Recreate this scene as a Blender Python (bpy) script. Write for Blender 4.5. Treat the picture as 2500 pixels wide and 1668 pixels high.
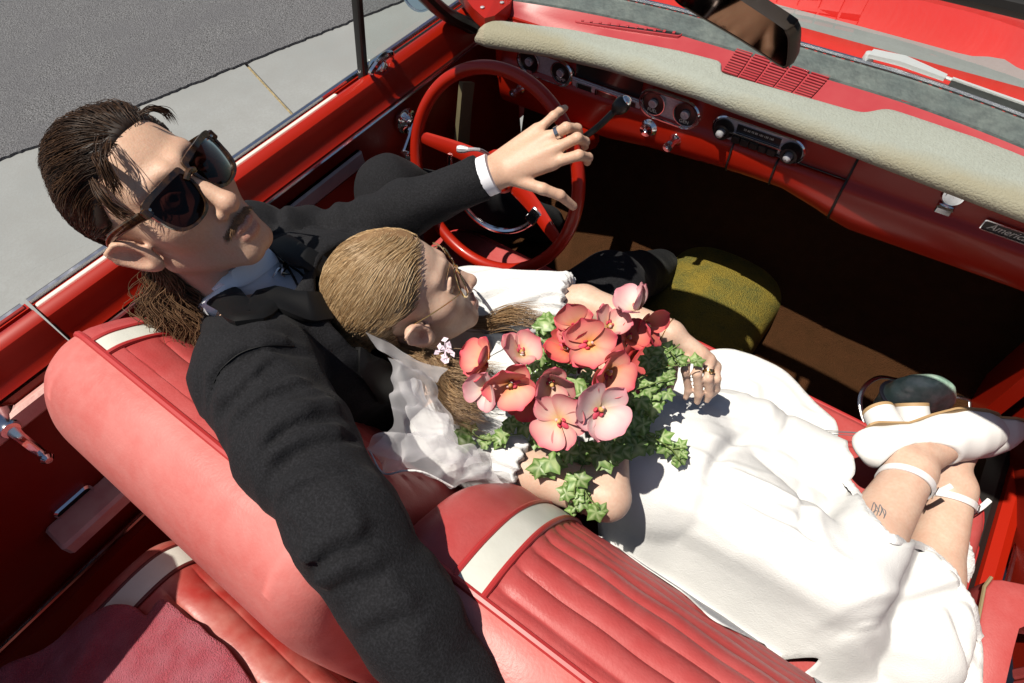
import bpy, bmesh, math, random
import numpy as np
from mathutils import Vector, Matrix, noise

random.seed(7); np.random.seed(7)
for o in list(bpy.data.objects): bpy.data.objects.remove(o, do_unlink=True)
scene = bpy.context.scene
COL = scene.collection

# ------------------------------------------------------------------ camera
F_PX = 1500.0                       # focal length in pixels of a 2500 px wide frame
YAW, PITCH, ROLL = math.radians(39.44302), math.radians(54.83280), math.radians(4.55391)
CAM = np.array([0.28137, -0.75538, 1.67885])
_f = np.array([-math.sin(YAW)*math.cos(PITCH), math.cos(YAW)*math.cos(PITCH), -math.sin(PITCH)])
_r = np.array([math.cos(YAW), math.sin(YAW), 0.0]); _d = np.cross(_f, _r)
CR = math.cos(ROLL)*_r + math.sin(ROLL)*_d
CD = -math.sin(ROLL)*_r + math.cos(ROLL)*_d
CF = _f
cam_data = bpy.data.cameras.new("camera"); cam = bpy.data.objects.new("camera", cam_data); COL.objects.link(cam)
cam_data.sensor_width = 36.0; cam_data.lens = 36.0*F_PX/2500.0
cam_data.clip_start = 0.02; cam_data.clip_end = 500
M = Matrix(((CR[0], -CD[0], -CF[0], CAM[0]), (CR[1], -CD[1], -CF[1], CAM[1]), (CR[2], -CD[2], -CF[2], CAM[2]), (0, 0, 0, 1)))
cam.matrix_world = M
scene.camera = cam

# ------------------------------------------------------------------ light
SUN_DIR = np.array([-0.235, -0.245, 0.94]); SUN_DIR /= np.linalg.norm(SUN_DIR)   # towards the sun
world = bpy.data.worlds.new("World"); scene.world = world; world.use_nodes = True
nt = world.node_tree; nt.nodes.clear()
sky = nt.nodes.new("ShaderNodeTexSky"); sky.sky_type = 'NISHITA'; sky.sun_disc = False
sky.sun_elevation = math.asin(SUN_DIR[2]); sky.sun_rotation = math.atan2(SUN_DIR[0], SUN_DIR[1])
sky.air_density = 1.0; sky.dust_density = 1.2; sky.ozone_density = 1.0
bg = nt.nodes.new("ShaderNodeBackground"); bg.inputs['Strength'].default_value = 0.05
wo = nt.nodes.new("ShaderNodeOutputWorld")
nt.links.new(sky.outputs[0], bg.inputs[0]); nt.links.new(bg.outputs[0], wo.inputs[0])
sd = bpy.data.lights.new("sun", 'SUN'); sd.energy = 5.0; sd.angle = math.radians(0.55); sd.color = (1.0, 0.93, 0.82)
sun = bpy.data.objects.new("sun", sd); COL.objects.link(sun)
sun.rotation_euler = Vector(SUN_DIR).to_track_quat('Z', 'Y').to_euler(); sun.location = (-1, -1, 6)
scene.view_settings.view_transform = 'Standard'; scene.view_settings.look = 'None'
scene.view_settings.exposure = 0.27; scene.view_settings.gamma = 1.0
scene.cycles.use_denoising = True
scene.cycles.max_bounces = 8; scene.cycles.diffuse_bounces = 1; scene.cycles.glossy_bounces = 3; scene.cycles.transparent_max_bounces = 16

# ------------------------------------------------------------------ where a point of the photograph lies on a real plane
def ray(x, y):                      # x, y measured on a 2350 x 1568 print of the photograph
    k = 2500/2350.0
    return CR*((x*k-1250)/F_PX) + CD*((y*k-834)/F_PX) + CF
def at(x, y, ax, v):
    d = ray(x, y); i = 'xyz'.index(ax); return CAM + d*((v-CAM[i])/d[i])
def dp(x, y, depth): return CAM + ray(x, y)*depth

# ------------------------------------------------------------------ objects
def mesh_obj(name, v, f, m=None, parent=None, smooth=True, label=None, attrs=None, kind=None):
    me = bpy.data.meshes.new(name)
    v = np.asarray(v, float)
    off = np.array(parent_loc(parent)) if parent is not None else np.zeros(3)
    if isinstance(f, np.ndarray) and f.ndim == 2:                 # all faces alike: the quick way
        k = f.shape[1]; me.vertices.add(len(v)); me.vertices.foreach_set('co', (v-off).astype(np.float32).ravel())
        me.loops.add(f.size); me.loops.foreach_set('vertex_index', f.astype(np.int32).ravel())
        me.polygons.add(len(f)); me.polygons.foreach_set('loop_start', np.arange(0, f.size, k, dtype=np.int32)); me.update(calc_edges=True); me.validate()
    else: me.from_pydata([tuple(a) for a in (v-off)], [], [tuple(int(i) for i in a) for a in f]); me.update()
    if smooth: me.shade_smooth()
    if attrs:
        for k, arr in attrs.items():
            arr = np.asarray(arr, float)
            if arr.ndim == 1:
                a = me.attributes.new(k, 'FLOAT', 'POINT'); a.data.foreach_set('value', arr)
            else:
                a = me.attributes.new(k, 'FLOAT_COLOR', 'POINT')
                a.data.foreach_set('color', np.c_[arr, np.ones(len(arr))].ravel() if arr.shape[1] == 3 else arr.ravel())
    o = bpy.data.objects.new(name, me); COL.objects.link(o)
    if m is not None: me.materials.append(m)
    if parent is not None: o.parent = parent
    if label: o['label'] = label
    if kind: o['kind'] = kind
    return o
def parent_loc(p):
    l = np.array(p.location)
    while p.parent is not None:
        p = p.parent; l = l + np.array(p.location)
    return l
def thing(name, label, cat, loc=(0, 0, 0), group=None):
    o = bpy.data.objects.new(name, None); COL.objects.link(o); o.location = tuple(float(a) for a in loc)
    o.empty_display_size = 0.05
    o['label'] = label; o['category'] = cat
    if group: o['group'] = group
    return o
def tag(o, label, cat, group=None):
    o['label'] = label; o['category'] = cat
    if group: o['group'] = group
    return o
def sharp(o, ang=35):
    o.data.set_sharp_from_angle(angle=math.radians(ang)); return o

class MB:
    """collects shapes that belong to ONE object"""
    def __init__(s): s.v = []; s.f = []
    def add(s, v, f):
        b = len(s.v); s.v += [tuple(a) for a in v]; s.f += [tuple(b+int(i) for i in q) for q in f]; return s
    def build(s, name, m, parent=None, smooth=True, sharp_ang=35, **k):
        o = mesh_obj(name, s.v, s.f, m, parent, smooth, **k)
        if smooth and sharp_ang: sharp(o, sharp_ang)
        return o
    def box(s, a, b):
        (x0, y0, z0), (x1, y1, z1) = a, b
        return s.add([(x0,y0,z0),(x1,y0,z0),(x1,y1,z0),(x0,y1,z0),(x0,y0,z1),(x1,y0,z1),(x1,y1,z1),(x0,y1,z1)],
                     [(3,2,1,0),(4,5,6,7),(0,1,5,4),(1,2,6,5),(2,3,7,6),(3,0,4,7)])
    def obox(s, c, ex, ey, ez, bev=0.0):
        """box round c with half axes ex, ey, ez (vectors), edges chamfered by bev"""
        c, ex, ey, ez = map(np.array, (c, ex, ey, ez))
        if bev <= 0:
            P = [c+sx*ex+sy*ey+sz*ez for sz in (-1,1) for sx, sy in ((-1,-1),(1,-1),(1,1),(-1,1))]
            return s.add(P, [(3,2,1,0),(4,5,6,7),(0,1,5,4),(1,2,6,5),(2,3,7,6),(3,0,4,7)])
        lx, ly, lz = (np.linalg.norm(e) for e in (ex, ey, ez)); ux, uy, uz = ex/lx, ey/ly, ez/lz
        bev = min(bev, lx*.9, ly*.9, lz*.9)
        rings = []
        for z, ins in ((-lz, bev), (-lz+bev, 0), (lz-bev, 0), (lz, bev)):
            X, Y, q = lx-ins, ly-ins, bev
            seq = [(X,-(Y-q)),(X,Y-q),(X-q,Y),(-(X-q),Y),(-X,Y-q),(-X,-(Y-q)),(-(X-q),-Y),(X-q,-Y)]
            rings.append([c+ux*x+uy*y+uz*z for x, y in seq])
        return s.loft(rings, True, True)
    def loft(s, rings, closed=True, cap=False):
        n = len(rings[0]); v = [p for r in rings for p in r]; f = []
        for i in range(len(rings)-1):
            for j in range(n if closed else n-1):
                k = (j+1) % n
                f.append((i*n+j, i*n+k, (i+1)*n+k, (i+1)*n+j))
        if cap:
            f.append(tuple(range(n))[::-1]); f.append(tuple((len(rings)-1)*n+j for j in range(n)))
        return s.add(v, f)
    def tube(s, path, r, n=10, closed=False, flat=None, up=None):
        """round (or flattened) tube along a path; r a number or one per point"""
        P = np.array(path, float); m = len(P)
        R = np.full(m, r, float) if np.isscalar(r) else np.array(r, float)
        T = np.gradient(P, axis=0) if not closed else (np.roll(P, -1, 0)-np.roll(P, 1, 0))
        T /= np.linalg.norm(T, axis=1)[:, None]+1e-12
        u = np.array(up if up is not None else ((0, 0, 1) if abs(T[0][2]) < .9 else (1, 0, 0)), float)
        rings = []
        for i in range(m):
            if up is not None: u = np.array(up, float)
            u = u-T[i]*(u@T[i]); u /= np.linalg.norm(u)+1e-12; w = np.cross(T[i], u)
            a = np.linspace(0, 2*np.pi, n, endpoint=False)
            fl = 1.0 if flat is None else flat
            rings.append(P[i]+R[i]*(np.outer(np.cos(a), w)+fl*np.outer(np.sin(a), u)))
        if closed: rings.append(rings[0]); return s.loft(rings, True, False)
        return s.loft(rings, True, True)
    def lathe(s, c, axis, prof, n=24, cap=True):
        """prof: list of (distance along axis, radius)"""
        c = np.array(c, float); ax = np.array(axis, float); ax /= np.linalg.norm(ax)
        u = np.cross(ax, (0, 0, 1) if abs(ax[2]) < .9 else (1, 0, 0)); u /= np.linalg.norm(u); w = np.cross(ax, u)
        a = np.linspace(0, 2*np.pi, n, endpoint=False)
        return s.loft([c+ax*h+r*(np.outer(np.cos(a), u)+np.outer(np.sin(a), w)) for h, r in prof], True, cap)
    def plate(s, pts, nrm, th):
        """flat outline given thickness th along nrm (outline at the top)"""
        P = np.array(pts, float); nn = np.array(nrm, float); nn /= np.linalg.norm(nn)
        return s.loft([P-nn*th, P], True, True)
    def grid(s, fn, nu, nv):
        v = [fn(i/(nu-1), j/(nv-1)) for i in range(nu) for j in range(nv)]
        return s.add(v, [(i*nv+j, (i+1)*nv+j, (i+1)*nv+j+1, i*nv+j+1) for i in range(nu-1) for j in range(nv-1)])

def smooth_path(pts, n=40, closed=False):
    """Catmull-Rom through control points"""
    P = np.array(pts, float); m = len(P)
    if closed: Q = np.vstack([P[-1], P, P[0], P[1]]); seg = m
    else: Q = np.vstack([2*P[0]-P[1], P, 2*P[-1]-P[-2]]); seg = m-1
    out = []
    for t in np.linspace(0, seg, n, endpoint=not closed):
        i = min(int(t), seg-1); u = t-i; a, b, c, d = Q[i:i+4]
        out.append(.5*((2*b)+(-a+c)*u+(2*a-5*b+4*c-d)*u*u+(-a+3*b-3*c+d)*u**3))
    return np.array(out)
def rrect(w, h, r, n=6):
    """outline of a rounded rectangle, half sizes w, h"""
    out = []
    for cx, cy, a0 in ((w-r, h-r, 0), (-w+r, h-r, 90), (-w+r, -h+r, 180), (w-r, -h+r, 270)):
        for k in range(n+1):
            a = math.radians(a0+90*k/n); out.append((cx+r*math.cos(a), cy+r*math.sin(a)))
    return np.array(out)

# ------------------------------------------------------------------ materials
def mat(name, base, rough=.5, metal=0., coat=0., coat_rough=.08, spec=.5, sheen=0., sss=0., sss_r=(1,.35,.2), sss_s=.008,
        bump=None, var=None, attr=None, attr_mix=1.0, trans=0., alpha=1., aniso=0., bump2=None, ior=None, rvar=None):
    """Principled material; bump=(scale, strength, dist), var=(scale, other colour, amount[, detail]) noise colour; attr: colour attribute"""
    m = bpy.data.materials.new(name); m.use_nodes = True; N = m.node_tree.nodes; L = m.node_tree.links
    b = N['Principled BSDF']; I = b.inputs
    I['Base Color'].default_value = (*base, 1); I['Roughness'].default_value = rough; I['Metallic'].default_value = metal
    I['Coat Weight'].default_value = coat; I['Coat Roughness'].default_value = coat_rough
    I['Specular IOR Level'].default_value = spec; I['Sheen Weight'].default_value = sheen
    if sheen: I['Sheen Roughness'].default_value = .4
    if ior: I['IOR'].default_value = ior
    if sss:
        I['Subsurface Weight'].default_value = sss; I['Subsurface Radius'].default_value = sss_r; I['Subsurface Scale'].default_value = sss_s
    if trans: I['Transmission Weight'].default_value = trans
    if alpha < 1: I['Alpha'].default_value = alpha
    if aniso: I['Anisotropic'].default_value = aniso
    tc = N.new('ShaderNodeTexCoord'); src = None
    if attr:
        a = N.new('ShaderNodeAttribute'); a.attribute_name = attr; src = a.outputs['Color']
    if var:
        for vv in ([var] if not isinstance(var, list) else var):
            nz = N.new('ShaderNodeTexNoise'); nz.inputs['Scale'].default_value = vv[0]; nz.inputs['Detail'].default_value = vv[3] if len(vv) > 3 else 4
            L.new(tc.outputs['Object'], nz.inputs['Vector'])
            rp = N.new('ShaderNodeMapRange'); rp.inputs[1].default_value = .38; rp.inputs[2].default_value = .66
            rp.inputs[3].default_value = 0; rp.inputs[4].default_value = vv[2]; L.new(nz.outputs[0], rp.inputs[0])
            mx = N.new('ShaderNodeMix'); mx.data_type = 'RGBA'; L.new(rp.outputs[0], mx.inputs[0])
            if src is None: mx.inputs[6].default_value = (*base, 1)
            else: L.new(src, mx.inputs[6])
            mx.inputs[7].default_value = (*vv[1], 1); src = mx.outputs[2]
    if src is not None: L.new(src, I['Base Color'])
    if rvar:
        nz = N.new('ShaderNodeTexNoise'); nz.inputs['Scale'].default_value = rvar[0]; nz.inputs['Detail'].default_value = 5
        L.new(tc.outputs['Object'], nz.inputs['Vector']); rp = N.new('ShaderNodeMapRange')
        rp.inputs[1].default_value = .35; rp.inputs[2].default_value = .65; rp.inputs[3].default_value = rvar[1]; rp.inputs[4].default_value = rvar[2]
        L.new(nz.outputs[0], rp.inputs[0]); L.new(rp.outputs[0], I['Roughness'])
    prev = None
    for bb in (bump, bump2):
        if bb:
            nz = N.new('ShaderNodeTexNoise'); nz.inputs['Scale'].default_value = bb[0]; nz.inputs['Detail'].default_value = 5
            L.new(tc.outputs['Object'], nz.inputs['Vector'])
            bp = N.new('ShaderNodeBump'); bp.inputs['Strength'].default_value = bb[1]; bp.inputs['Distance'].default_value = bb[2]
            L.new(nz.outputs[0], bp.inputs['Height'])
            if prev is not None: L.new(prev, bp.inputs['Normal'])
            prev = bp.outputs[0]
    if prev is not None: L.new(prev, I['Normal'])
    return m

# ------------------------------------------------------------------ sculpting with distance fields
def smin(a, b, k):
    h = np.clip(.5+.5*(b-a)/k, 0, 1); return b+(a-b)*h-k*h*(1-h)
def smax(a, b, k): return -smin(-a, -b, k)
def s_sphere(P, c, r): return np.linalg.norm(P-np.array(c), axis=1)-r
def s_ell(P, c, r, A=None):
    q = P-np.array(c)
    if A is not None: q = q@A            # columns of A are the axes
    r = np.array(r); k0 = np.linalg.norm(q/r, axis=1); k1 = np.linalg.norm(q/(r*r), axis=1)
    return k0*(k0-1)/(k1+1e-9)
def s_cone(P, a, b, ra, rb):
    """capsule that tapers from ra at a to rb at b"""
    a = np.array(a, float); b = np.array(b, float); d = b-a; t = np.clip(((P-a)@d)/(d@d), 0, 1)
    return np.linalg.norm(P-a-t[:, None]*d, axis=1)-(ra+(rb-ra)*t)
def s_chain(P, pts, rs, k=.0):
    out = None
    for i in range(len(pts)-1):
        d = s_cone(P, pts[i], pts[i+1], rs[i], rs[i+1])
        out = d if out is None else (smin(out, d, k) if k else np.minimum(out, d))
    return out
def s_box(P, c, h, r, A=None):
    q = P-np.array(c)
    if A is not None: q = q@A
    q = np.abs(q)-np.array(h)+r
    return np.linalg.norm(np.maximum(q, 0), axis=1)+np.minimum(q.max(1), 0)-r

def sdf_mesh(fn, lo, hi, h, blk=8):
    """surface of fn(P)=0 as quads (surface nets), worked out only in blocks near the surface"""
    lo = np.array(lo, float); hi = np.array(hi, float)
    nb = np.ceil((hi-lo)/(h*blk)).astype(int)
    g = np.stack(np.meshgrid(*[np.arange(k) for k in nb], indexing='ij'), -1).reshape(-1, 3)
    c = lo+(g+.5)*h*blk
    dist = fn(c); keep = np.abs(dist) < h*blk*1.35
    g = g[keep]
    o = np.stack(np.meshgrid(*[np.arange(blk+1)]*3, indexing='ij'), -1).reshape(-1, 3)
    vals = []; cid = []
    n1 = blk+1
    ci = np.stack(np.meshgrid(*[np.arange(blk)]*3, indexing='ij'), -1).reshape(-1, 3)
    corners = [(0,0,0),(1,0,0),(0,1,0),(1,1,0),(0,0,1),(1,0,1),(0,1,1),(1,1,1)]
    cidx = np.stack([((ci[:, 0]+a)*n1+(ci[:, 1]+b))*n1+(ci[:, 2]+d) for a, b, d in corners], 1)
    for s in range(0, len(g), 400):
        gg = g[s:s+400]
        idx = (gg[:, None, :]*blk+o[None]).reshape(-1, 3)
        D = fn(lo+idx*h).reshape(len(gg), -1)
        V = D[:, cidx]                                # blocks, cells, 8
        sg = (V < 0).sum(2); act = (sg > 0) & (sg < 8)
        bi, cc = np.nonzero(act)
        vals.append(V[bi, cc]); cid.append(gg[bi]*blk+ci[cc])
    V = np.concatenate(vals); C = np.concatenate(cid)
    dim = nb*blk+2
    lin = (C[:, 0]*dim[1]+C[:, 1])*dim[2]+C[:, 2]
    order = np.argsort(lin); lin = lin[order]; V = V[order]; C = C[order]
    cr = np.array(corners, float)
    edges = [(0,1),(2,3),(4,5),(6,7),(0,2),(1,3),(4,6),(5,7),(0,4),(1,5),(2,6),(3,7)]
    acc = np.zeros((len(C), 3)); cnt = np.zeros(len(C))
    for a, b in edges:
        m_ = (V[:, a] < 0) != (V[:, b] < 0)
        t = np.where(m_, V[:, a]/(V[:, a]-V[:, b]+1e-20), 0)
        p = cr[a]+t[:, None]*(cr[b]-cr[a]); acc += p*m_[:, None]; cnt += m_
    verts = lo+(C+acc/cnt[:, None])*h
    faces = []
    def look(cells):
        l = (cells[:, 0]*dim[1]+cells[:, 1])*dim[2]+cells[:, 2]
        i = np.searchsorted(lin, l); i = np.clip(i, 0, len(lin)-1)
        return np.where(lin[i] == l, i, -1)
    for ax, b, (u, w) in ((0, 1, (1, 2)), (1, 2, (2, 0)), (2, 4, (0, 1))):
        s0 = V[:, 0] < 0; s1 = V[:, b] < 0; m_ = s0 != s1
        cs = C[m_]; du = np.zeros(3, int); du[u] = 1; dw = np.zeros(3, int); dw[w] = 1
        q = np.stack([np.nonzero(m_)[0], look(cs-du), look(cs-du-dw), look(cs-dw)], 1)
        fl = s0[m_]
        ok = (q >= 0).all(1); q = q[ok]; fl = fl[ok]
        q[~fl] = q[~fl][:, ::-1]
        faces.append(q)
    return verts, np.concatenate(faces)
def vnoise(P, s, seed=0.0):
    """cheap smooth noise in -1..1 from sines, for cloth and skin relief"""
    x, y, z = P[:, 0]*s+seed, P[:, 1]*s+seed*1.7, P[:, 2]*s-seed
    return (np.sin(x*1.0+1.3*np.sin(y*.9+.7))*np.cos(y*1.1+.8*np.sin(z*1.2))+np.sin(z*1.3+1.1*np.sin(x*.8+2.1)))*.5
def grad(fn, P, e=.0015):
    g = np.stack([fn(P+np.array(d)*e)-fn(P-np.array(d)*e) for d in ((1,0,0),(0,1,0),(0,0,1))], 1)
    return g/(np.linalg.norm(g, axis=1)[:, None]+1e-9)
def strands(paths, r, n=4, taper=True):
    """paths: [k, m, 3] -> tubes (verts, faces); r number or [k]"""
    P = np.asarray(paths); k, m, _ = P.shape
    T = np.gradient(P, axis=1); T /= np.linalg.norm(T, axis=2)[..., None]+1e-9
    up = np.array([.3, .2, .93]); u = up-T*(T@up)[..., None]; u /= np.linalg.norm(u, axis=2)[..., None]+1e-9
    w = np.cross(T, u); R = np.broadcast_to(np.asarray(r, float).reshape(-1, 1), (k, m)).copy()
    if taper: R *= np.interp(np.linspace(0, 1, m), [0, .1, .7, 1], [.7, 1, .9, .15])
    a = np.linspace(0, 2*np.pi, n, endpoint=False)
    V = P[:, :, None, :]+R[..., None, None]*(np.cos(a)[:, None]*w[:, :, None, :]+np.sin(a)[:, None]*u[:, :, None, :])
    base = (np.arange(k)*m*n)[:, None, None]+(np.arange(m-1)*n)[None, :, None]
    j = np.arange(n); j2 = (j+1) % n
    F = np.stack([base+j, base+j2, base+n+j2, base+n+j], -1).reshape(-1, 4)
    return V.reshape(-1, 3), F
def strand_tints(k, m, n, cols, rng):
    """one colour per hair, repeated over its vertices"""
    c = np.array(cols); w = rng.uniform(0, 1, (k, 1)); a = rng.integers(0, len(c)-1, k); t = c[a]*(1-w)+c[a+1]*w
    return np.repeat(t, m*n, axis=0)
# ================================================================== materials of the place
M_ASPH = mat("asphalt", (.115,.118,.126), .95, bump=(150, 1., .02), var=[(95, (.020,.020,.022), .85, 2), (140, (.42,.42,.43), .5, 2), (4, (.135,.135,.145), .6)])
M_CONC = mat("concrete", (.255,.268,.266), .9, bump=(180, .25, .004), var=[(1.3, (.185,.197,.197), .75, 8), (9, (.21,.215,.21), .5, 8), (90, (.21,.215,.21), .5)])
M_FILL = mat("joint_filler", (.34,.27,.15), .95, bump=(150, .8, .01), var=(60, (.20,.16,.08), .8))
M_RED = mat("red_car_paint", (.34,.011,.0025), .34, spec=.35, coat=.15, coat_rough=.1, var=(9, (.31,.012,.003), .5))
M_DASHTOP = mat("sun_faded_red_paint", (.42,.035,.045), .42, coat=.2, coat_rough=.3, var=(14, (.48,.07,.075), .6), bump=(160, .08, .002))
M_HOOD = mat("hood_paint", (.60,.012,.003), .34, spec=.3, coat=.15, coat_rough=.15, var=(5, (.56,.016,.004), .6))
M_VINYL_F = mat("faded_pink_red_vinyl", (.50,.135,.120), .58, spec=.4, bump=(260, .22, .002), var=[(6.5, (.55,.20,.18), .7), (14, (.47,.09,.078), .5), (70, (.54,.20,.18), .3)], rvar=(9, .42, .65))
M_VINYL = mat("red_vinyl", (.40,.052,.050), .50, spec=.4, bump=(300, .22, .002), var=[(7, (.44,.085,.08), .7), (40, (.47,.12,.115), .3), (160, (.36,.040,.038), .3)], rvar=(8, .38, .58))
M_VINYL_W = mat("worn_red_vinyl", (.33,.030,.024), .40, bump=(60, .25, .003), var=[(9, (.46,.22,.18), .7), (30, (.28,.022,.016), .5)], rvar=(12, .28, .5))
M_PIPE = mat("red_piping", (.40,.03,.03), .42)
M_STRIPE = mat("white_vinyl", (.62,.62,.56), .45, bump=(200, .12, .002), var=(20, (.52,.52,.46), .5))
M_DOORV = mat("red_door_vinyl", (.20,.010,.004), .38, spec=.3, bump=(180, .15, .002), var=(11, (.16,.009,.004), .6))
M_PAD = mat("sun_bleached_dash_pad", (.355,.365,.325), .95, bump=(240, .55, .006), var=[(5.5, (.40,.415,.375), .7), (160, (.30,.30,.26), .4)])
M_CHROME = mat("chrome", (.74,.75,.78), .1, 1.0, rvar=(30, .06, .2))
M_SATIN = mat("satin_metal", (.58,.56,.58), .4, .45, var=(200, (.40,.38,.41), .6))
M_BLACK = mat("black_trim", (.012,.011,.010), .4)
M_GAUGE = mat("gauge_face", (.010,.010,.009), .3, coat=.6)
M_RUBBER = mat("grey_rubber_gasket", (.085,.105,.105), .62, bump=(120, .5, .004), var=[(16, (.14,.16,.15), .8), (50, (.05,.06,.062), .6)])
M_CARPET = mat("olive_carpet", (.31,.245,.055), 1.0, spec=.1, bump=(330, 1., .014), var=[(230, (.14,.15,.05), .85), (18, (.44,.30,.05), .7)])
M_FLOOR = mat("brown_floor_carpet", (.085,.034,.014), 1.0, spec=.1, bump=(400, 1., .01), var=(30, (.07,.03,.012), .8))
M_GREYV = mat("silver_grey_vinyl", (.30,.27,.27), .5, bump=(150, .2, .003), var=(16, (.40,.34,.33), .7))
M_PINKV = mat("bleached_pink_vinyl", (.60,.30,.27), .5, bump=(110, .3, .003), var=(25, (.66,.42,.37), .8))
M_TOWEL = mat("pink_terry_towel", (.58,.10,.135), 1.0, spec=.1, sheen=.15, bump=(480, 1., .012), var=[(420, (.38,.06,.09), .7), (24, (.60,.17,.22), .7)])
M_BROWN = mat("brown_cloth", (.022,.010,.006), 1.0, spec=.1, sheen=.1, bump=(380, 1., .01), var=(20, (.03,.014,.007), .7))
M_ORANGE = mat("rust_carpet", (.42,.13,.045), 1.0, spec=.1, bump=(380, 1., .01), var=(220, (.30,.07,.02), .8))
M_LETTER = mat("cream_lettering", (.62,.60,.52), .5)
M_UNDER = mat("dark_underside", (.015,.012,.010), .9)

def glass_mat(name, tint=(1,1,1), rough=0.0, ior=1.5):
    m = bpy.data.materials.new(name); m.use_nodes = True; N = m.node_tree.nodes; L = m.node_tree.links; N.clear()
    t = N.new('ShaderNodeBsdfTransparent'); t.inputs[0].default_value = (*tint, 1)
    g = N.new('ShaderNodeBsdfGlossy'); g.inputs['Roughness'].default_value = rough
    f = N.new('ShaderNodeFresnel'); f.inputs[0].default_value = ior
    mx = N.new('ShaderNodeMixShader'); o = N.new('ShaderNodeOutputMaterial')
    L.new(f.outputs[0], mx.inputs[0]); L.new(t.outputs[0], mx.inputs[1]); L.new(g.outputs[0], mx.inputs[2]); L.new(mx.outputs[0], o.inputs[0])
    return m
M_GLASS = glass_mat("window_glass", (.90,.94,.92))

# ================================================================== ground
def shape_noise(t, s): return noise.noise(Vector((t*s, 3.7, 1.1)))
GD = np.array([.298, .955]); GN = np.array([.955, -.298])       # along the edge of the asphalt / towards the car
E0 = np.array([-2.944, -.324])
edge = []
for t in np.r_[np.linspace(-14, -2, 40), np.linspace(-1.9, 5, 520), np.linspace(5.2, 20, 40)]:
    edge.append(E0+GD*t+GN*(.010*shape_noise(t, 9)+.008*shape_noise(t, 38)+.005*shape_noise(t, 90)))
far = [E0+GD*t-GN*60 for t in (60, -60)]
edge = [E0+GD*-60]+edge+[E0+GD*60]
top = [(*p, .014) for p in edge]
n = len(top); v = top+[(p[0], p[1], -.03) for p in top]+[(far[0][0], far[0][1], .014), (far[1][0], far[1][1], .014)]
f = [(i, n+i, n+i+1, i+1) for i in range(n-1)]
f.append(tuple(range(n))+(2*n, 2*n+1))
road = mesh_obj("road", v, f, M_ASPH, smooth=False); road['kind'] = 'structure'
g = MB(); q = [E0+GD*t+GN*s for t, s in ((-60, -.5), (-60, 60), (60, 60), (60, -.5))]
g.add([(*p, -.012) for p in q], [(0, 1, 2, 3)]); gr = g.build("ground", M_FILL, smooth=False); gr['kind'] = 'structure'
# concrete slabs beside the road: two rows with filled joints
pave = bpy.data.objects.new("pavement", None); COL.objects.link(pave); pave['kind'] = 'structure'
J0 = float((np.array([-2.589, .796])-E0)@GD)                     # where the photographed joint is
for row, (s0, s1) in enumerate(((-.04, .80), (.806, 6.5))):
    for k in range(-3, 4):
        t0, t1 = J0+k*3.05+.007, J0+(k+1)*3.05-.007
        m = MB(); pts = []
        nseg = 60
        A = [E0+GD*t+GN*s0 for t in np.linspace(t0, t1, nseg)]; B = [E0+GD*t+GN*s1 for t in np.linspace(t1, t0, nseg)]
        ring = A+B; ring = [p+GD*(.003*shape_noise(p[0]*31+p[1]*17, 1)) for p in ring]
        zt = .002 if row == 0 else .006
        m.plate([(*p, zt) for p in ring][::-1], (0, 0, 1), .05)
        m.build("slab", M_CONC, pave, smooth=False)

# ================================================================== the car
car = thing("convertible_car", "red open convertible with faded red vinyl seats, parked beside the asphalt, filling the picture", "car", (0, 0, 0))
def extrude_y(prof, ys, name, m, parent, ang=30, **k):
    """profile (x, z) swept along y"""
    mb = MB(); mb.loft([[(x, y, z) for x, z in prof] for y in ys], closed=False); return mb.build(name, m, parent, sharp_ang=ang, **k)
OUT = [(-.86,.28),(-.885,.42),(-.89,.58),(-.875,.72),(-.84,.83),(-.815,.88),(-.806,.897)]
SLOT = [(-.790,.897),(-.788,.86),(-.768,.86),(-.766,.905)]
ROLL = [(-.758,.914),(-.748,.918),(-.737,.916),(-.7285,.909),(-.7235,.895),(-.7185,.872),(-.713,.855),(-.709,.850)]
INN = [(-.705,.847),(-.702,.60),(-.690,.32)]
door = extrude_y(OUT+SLOT+ROLL, np.linspace(-.724, .60, 30), "door", M_RED, car, label="driver's side door with chrome belt strip")
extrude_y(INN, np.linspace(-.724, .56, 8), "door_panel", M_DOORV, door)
mb = MB(); mb.tube([(-.800, y, .899) for y in np.linspace(-.724, .52, 12)], .007, 8); mb.build("belt_strip", M_CHROME, door)
mb = MB(); mb.obox((-.763, -.37, .9085), (.0055, 0, 0), (0, .352, 0), (0, 0, .006), .002); mb.build("white_strip", M_STRIPE, door)  # narrow white strip along the inner lip of the window slot
mb = MB(); mb.tube([(-.703, y, .845) for y in np.linspace(-.72, .50, 10)], .004, 6); mb.build("trim_strip", M_CHROME, door)
mb = MB(); mb.obox((-.699, -.38, .793), (.008, 0, 0), (0, .335, 0), (0, 0, .021), .006); mb.build("panel_insert", M_GREYV, door)
mb = MB(); mb.lathe((-.701, .102, .80), (1, 0, 0), [(0, .03), (.008, .03), (.012, .02), (.022, .012), (.03, .012)], 20)
mb.tube([(-.676, .102, .80), (-.670, .08, .78), (-.665, .045, .755)], [.007, .006, .006], 8); mb.lathe((-.662, .045, .755), (1, 0, 0), [(-.006, .006), (.004, .011), (.016, .012), (.02, .006)], 14)
mb.build("window_crank", M_CHROME, door)
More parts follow.
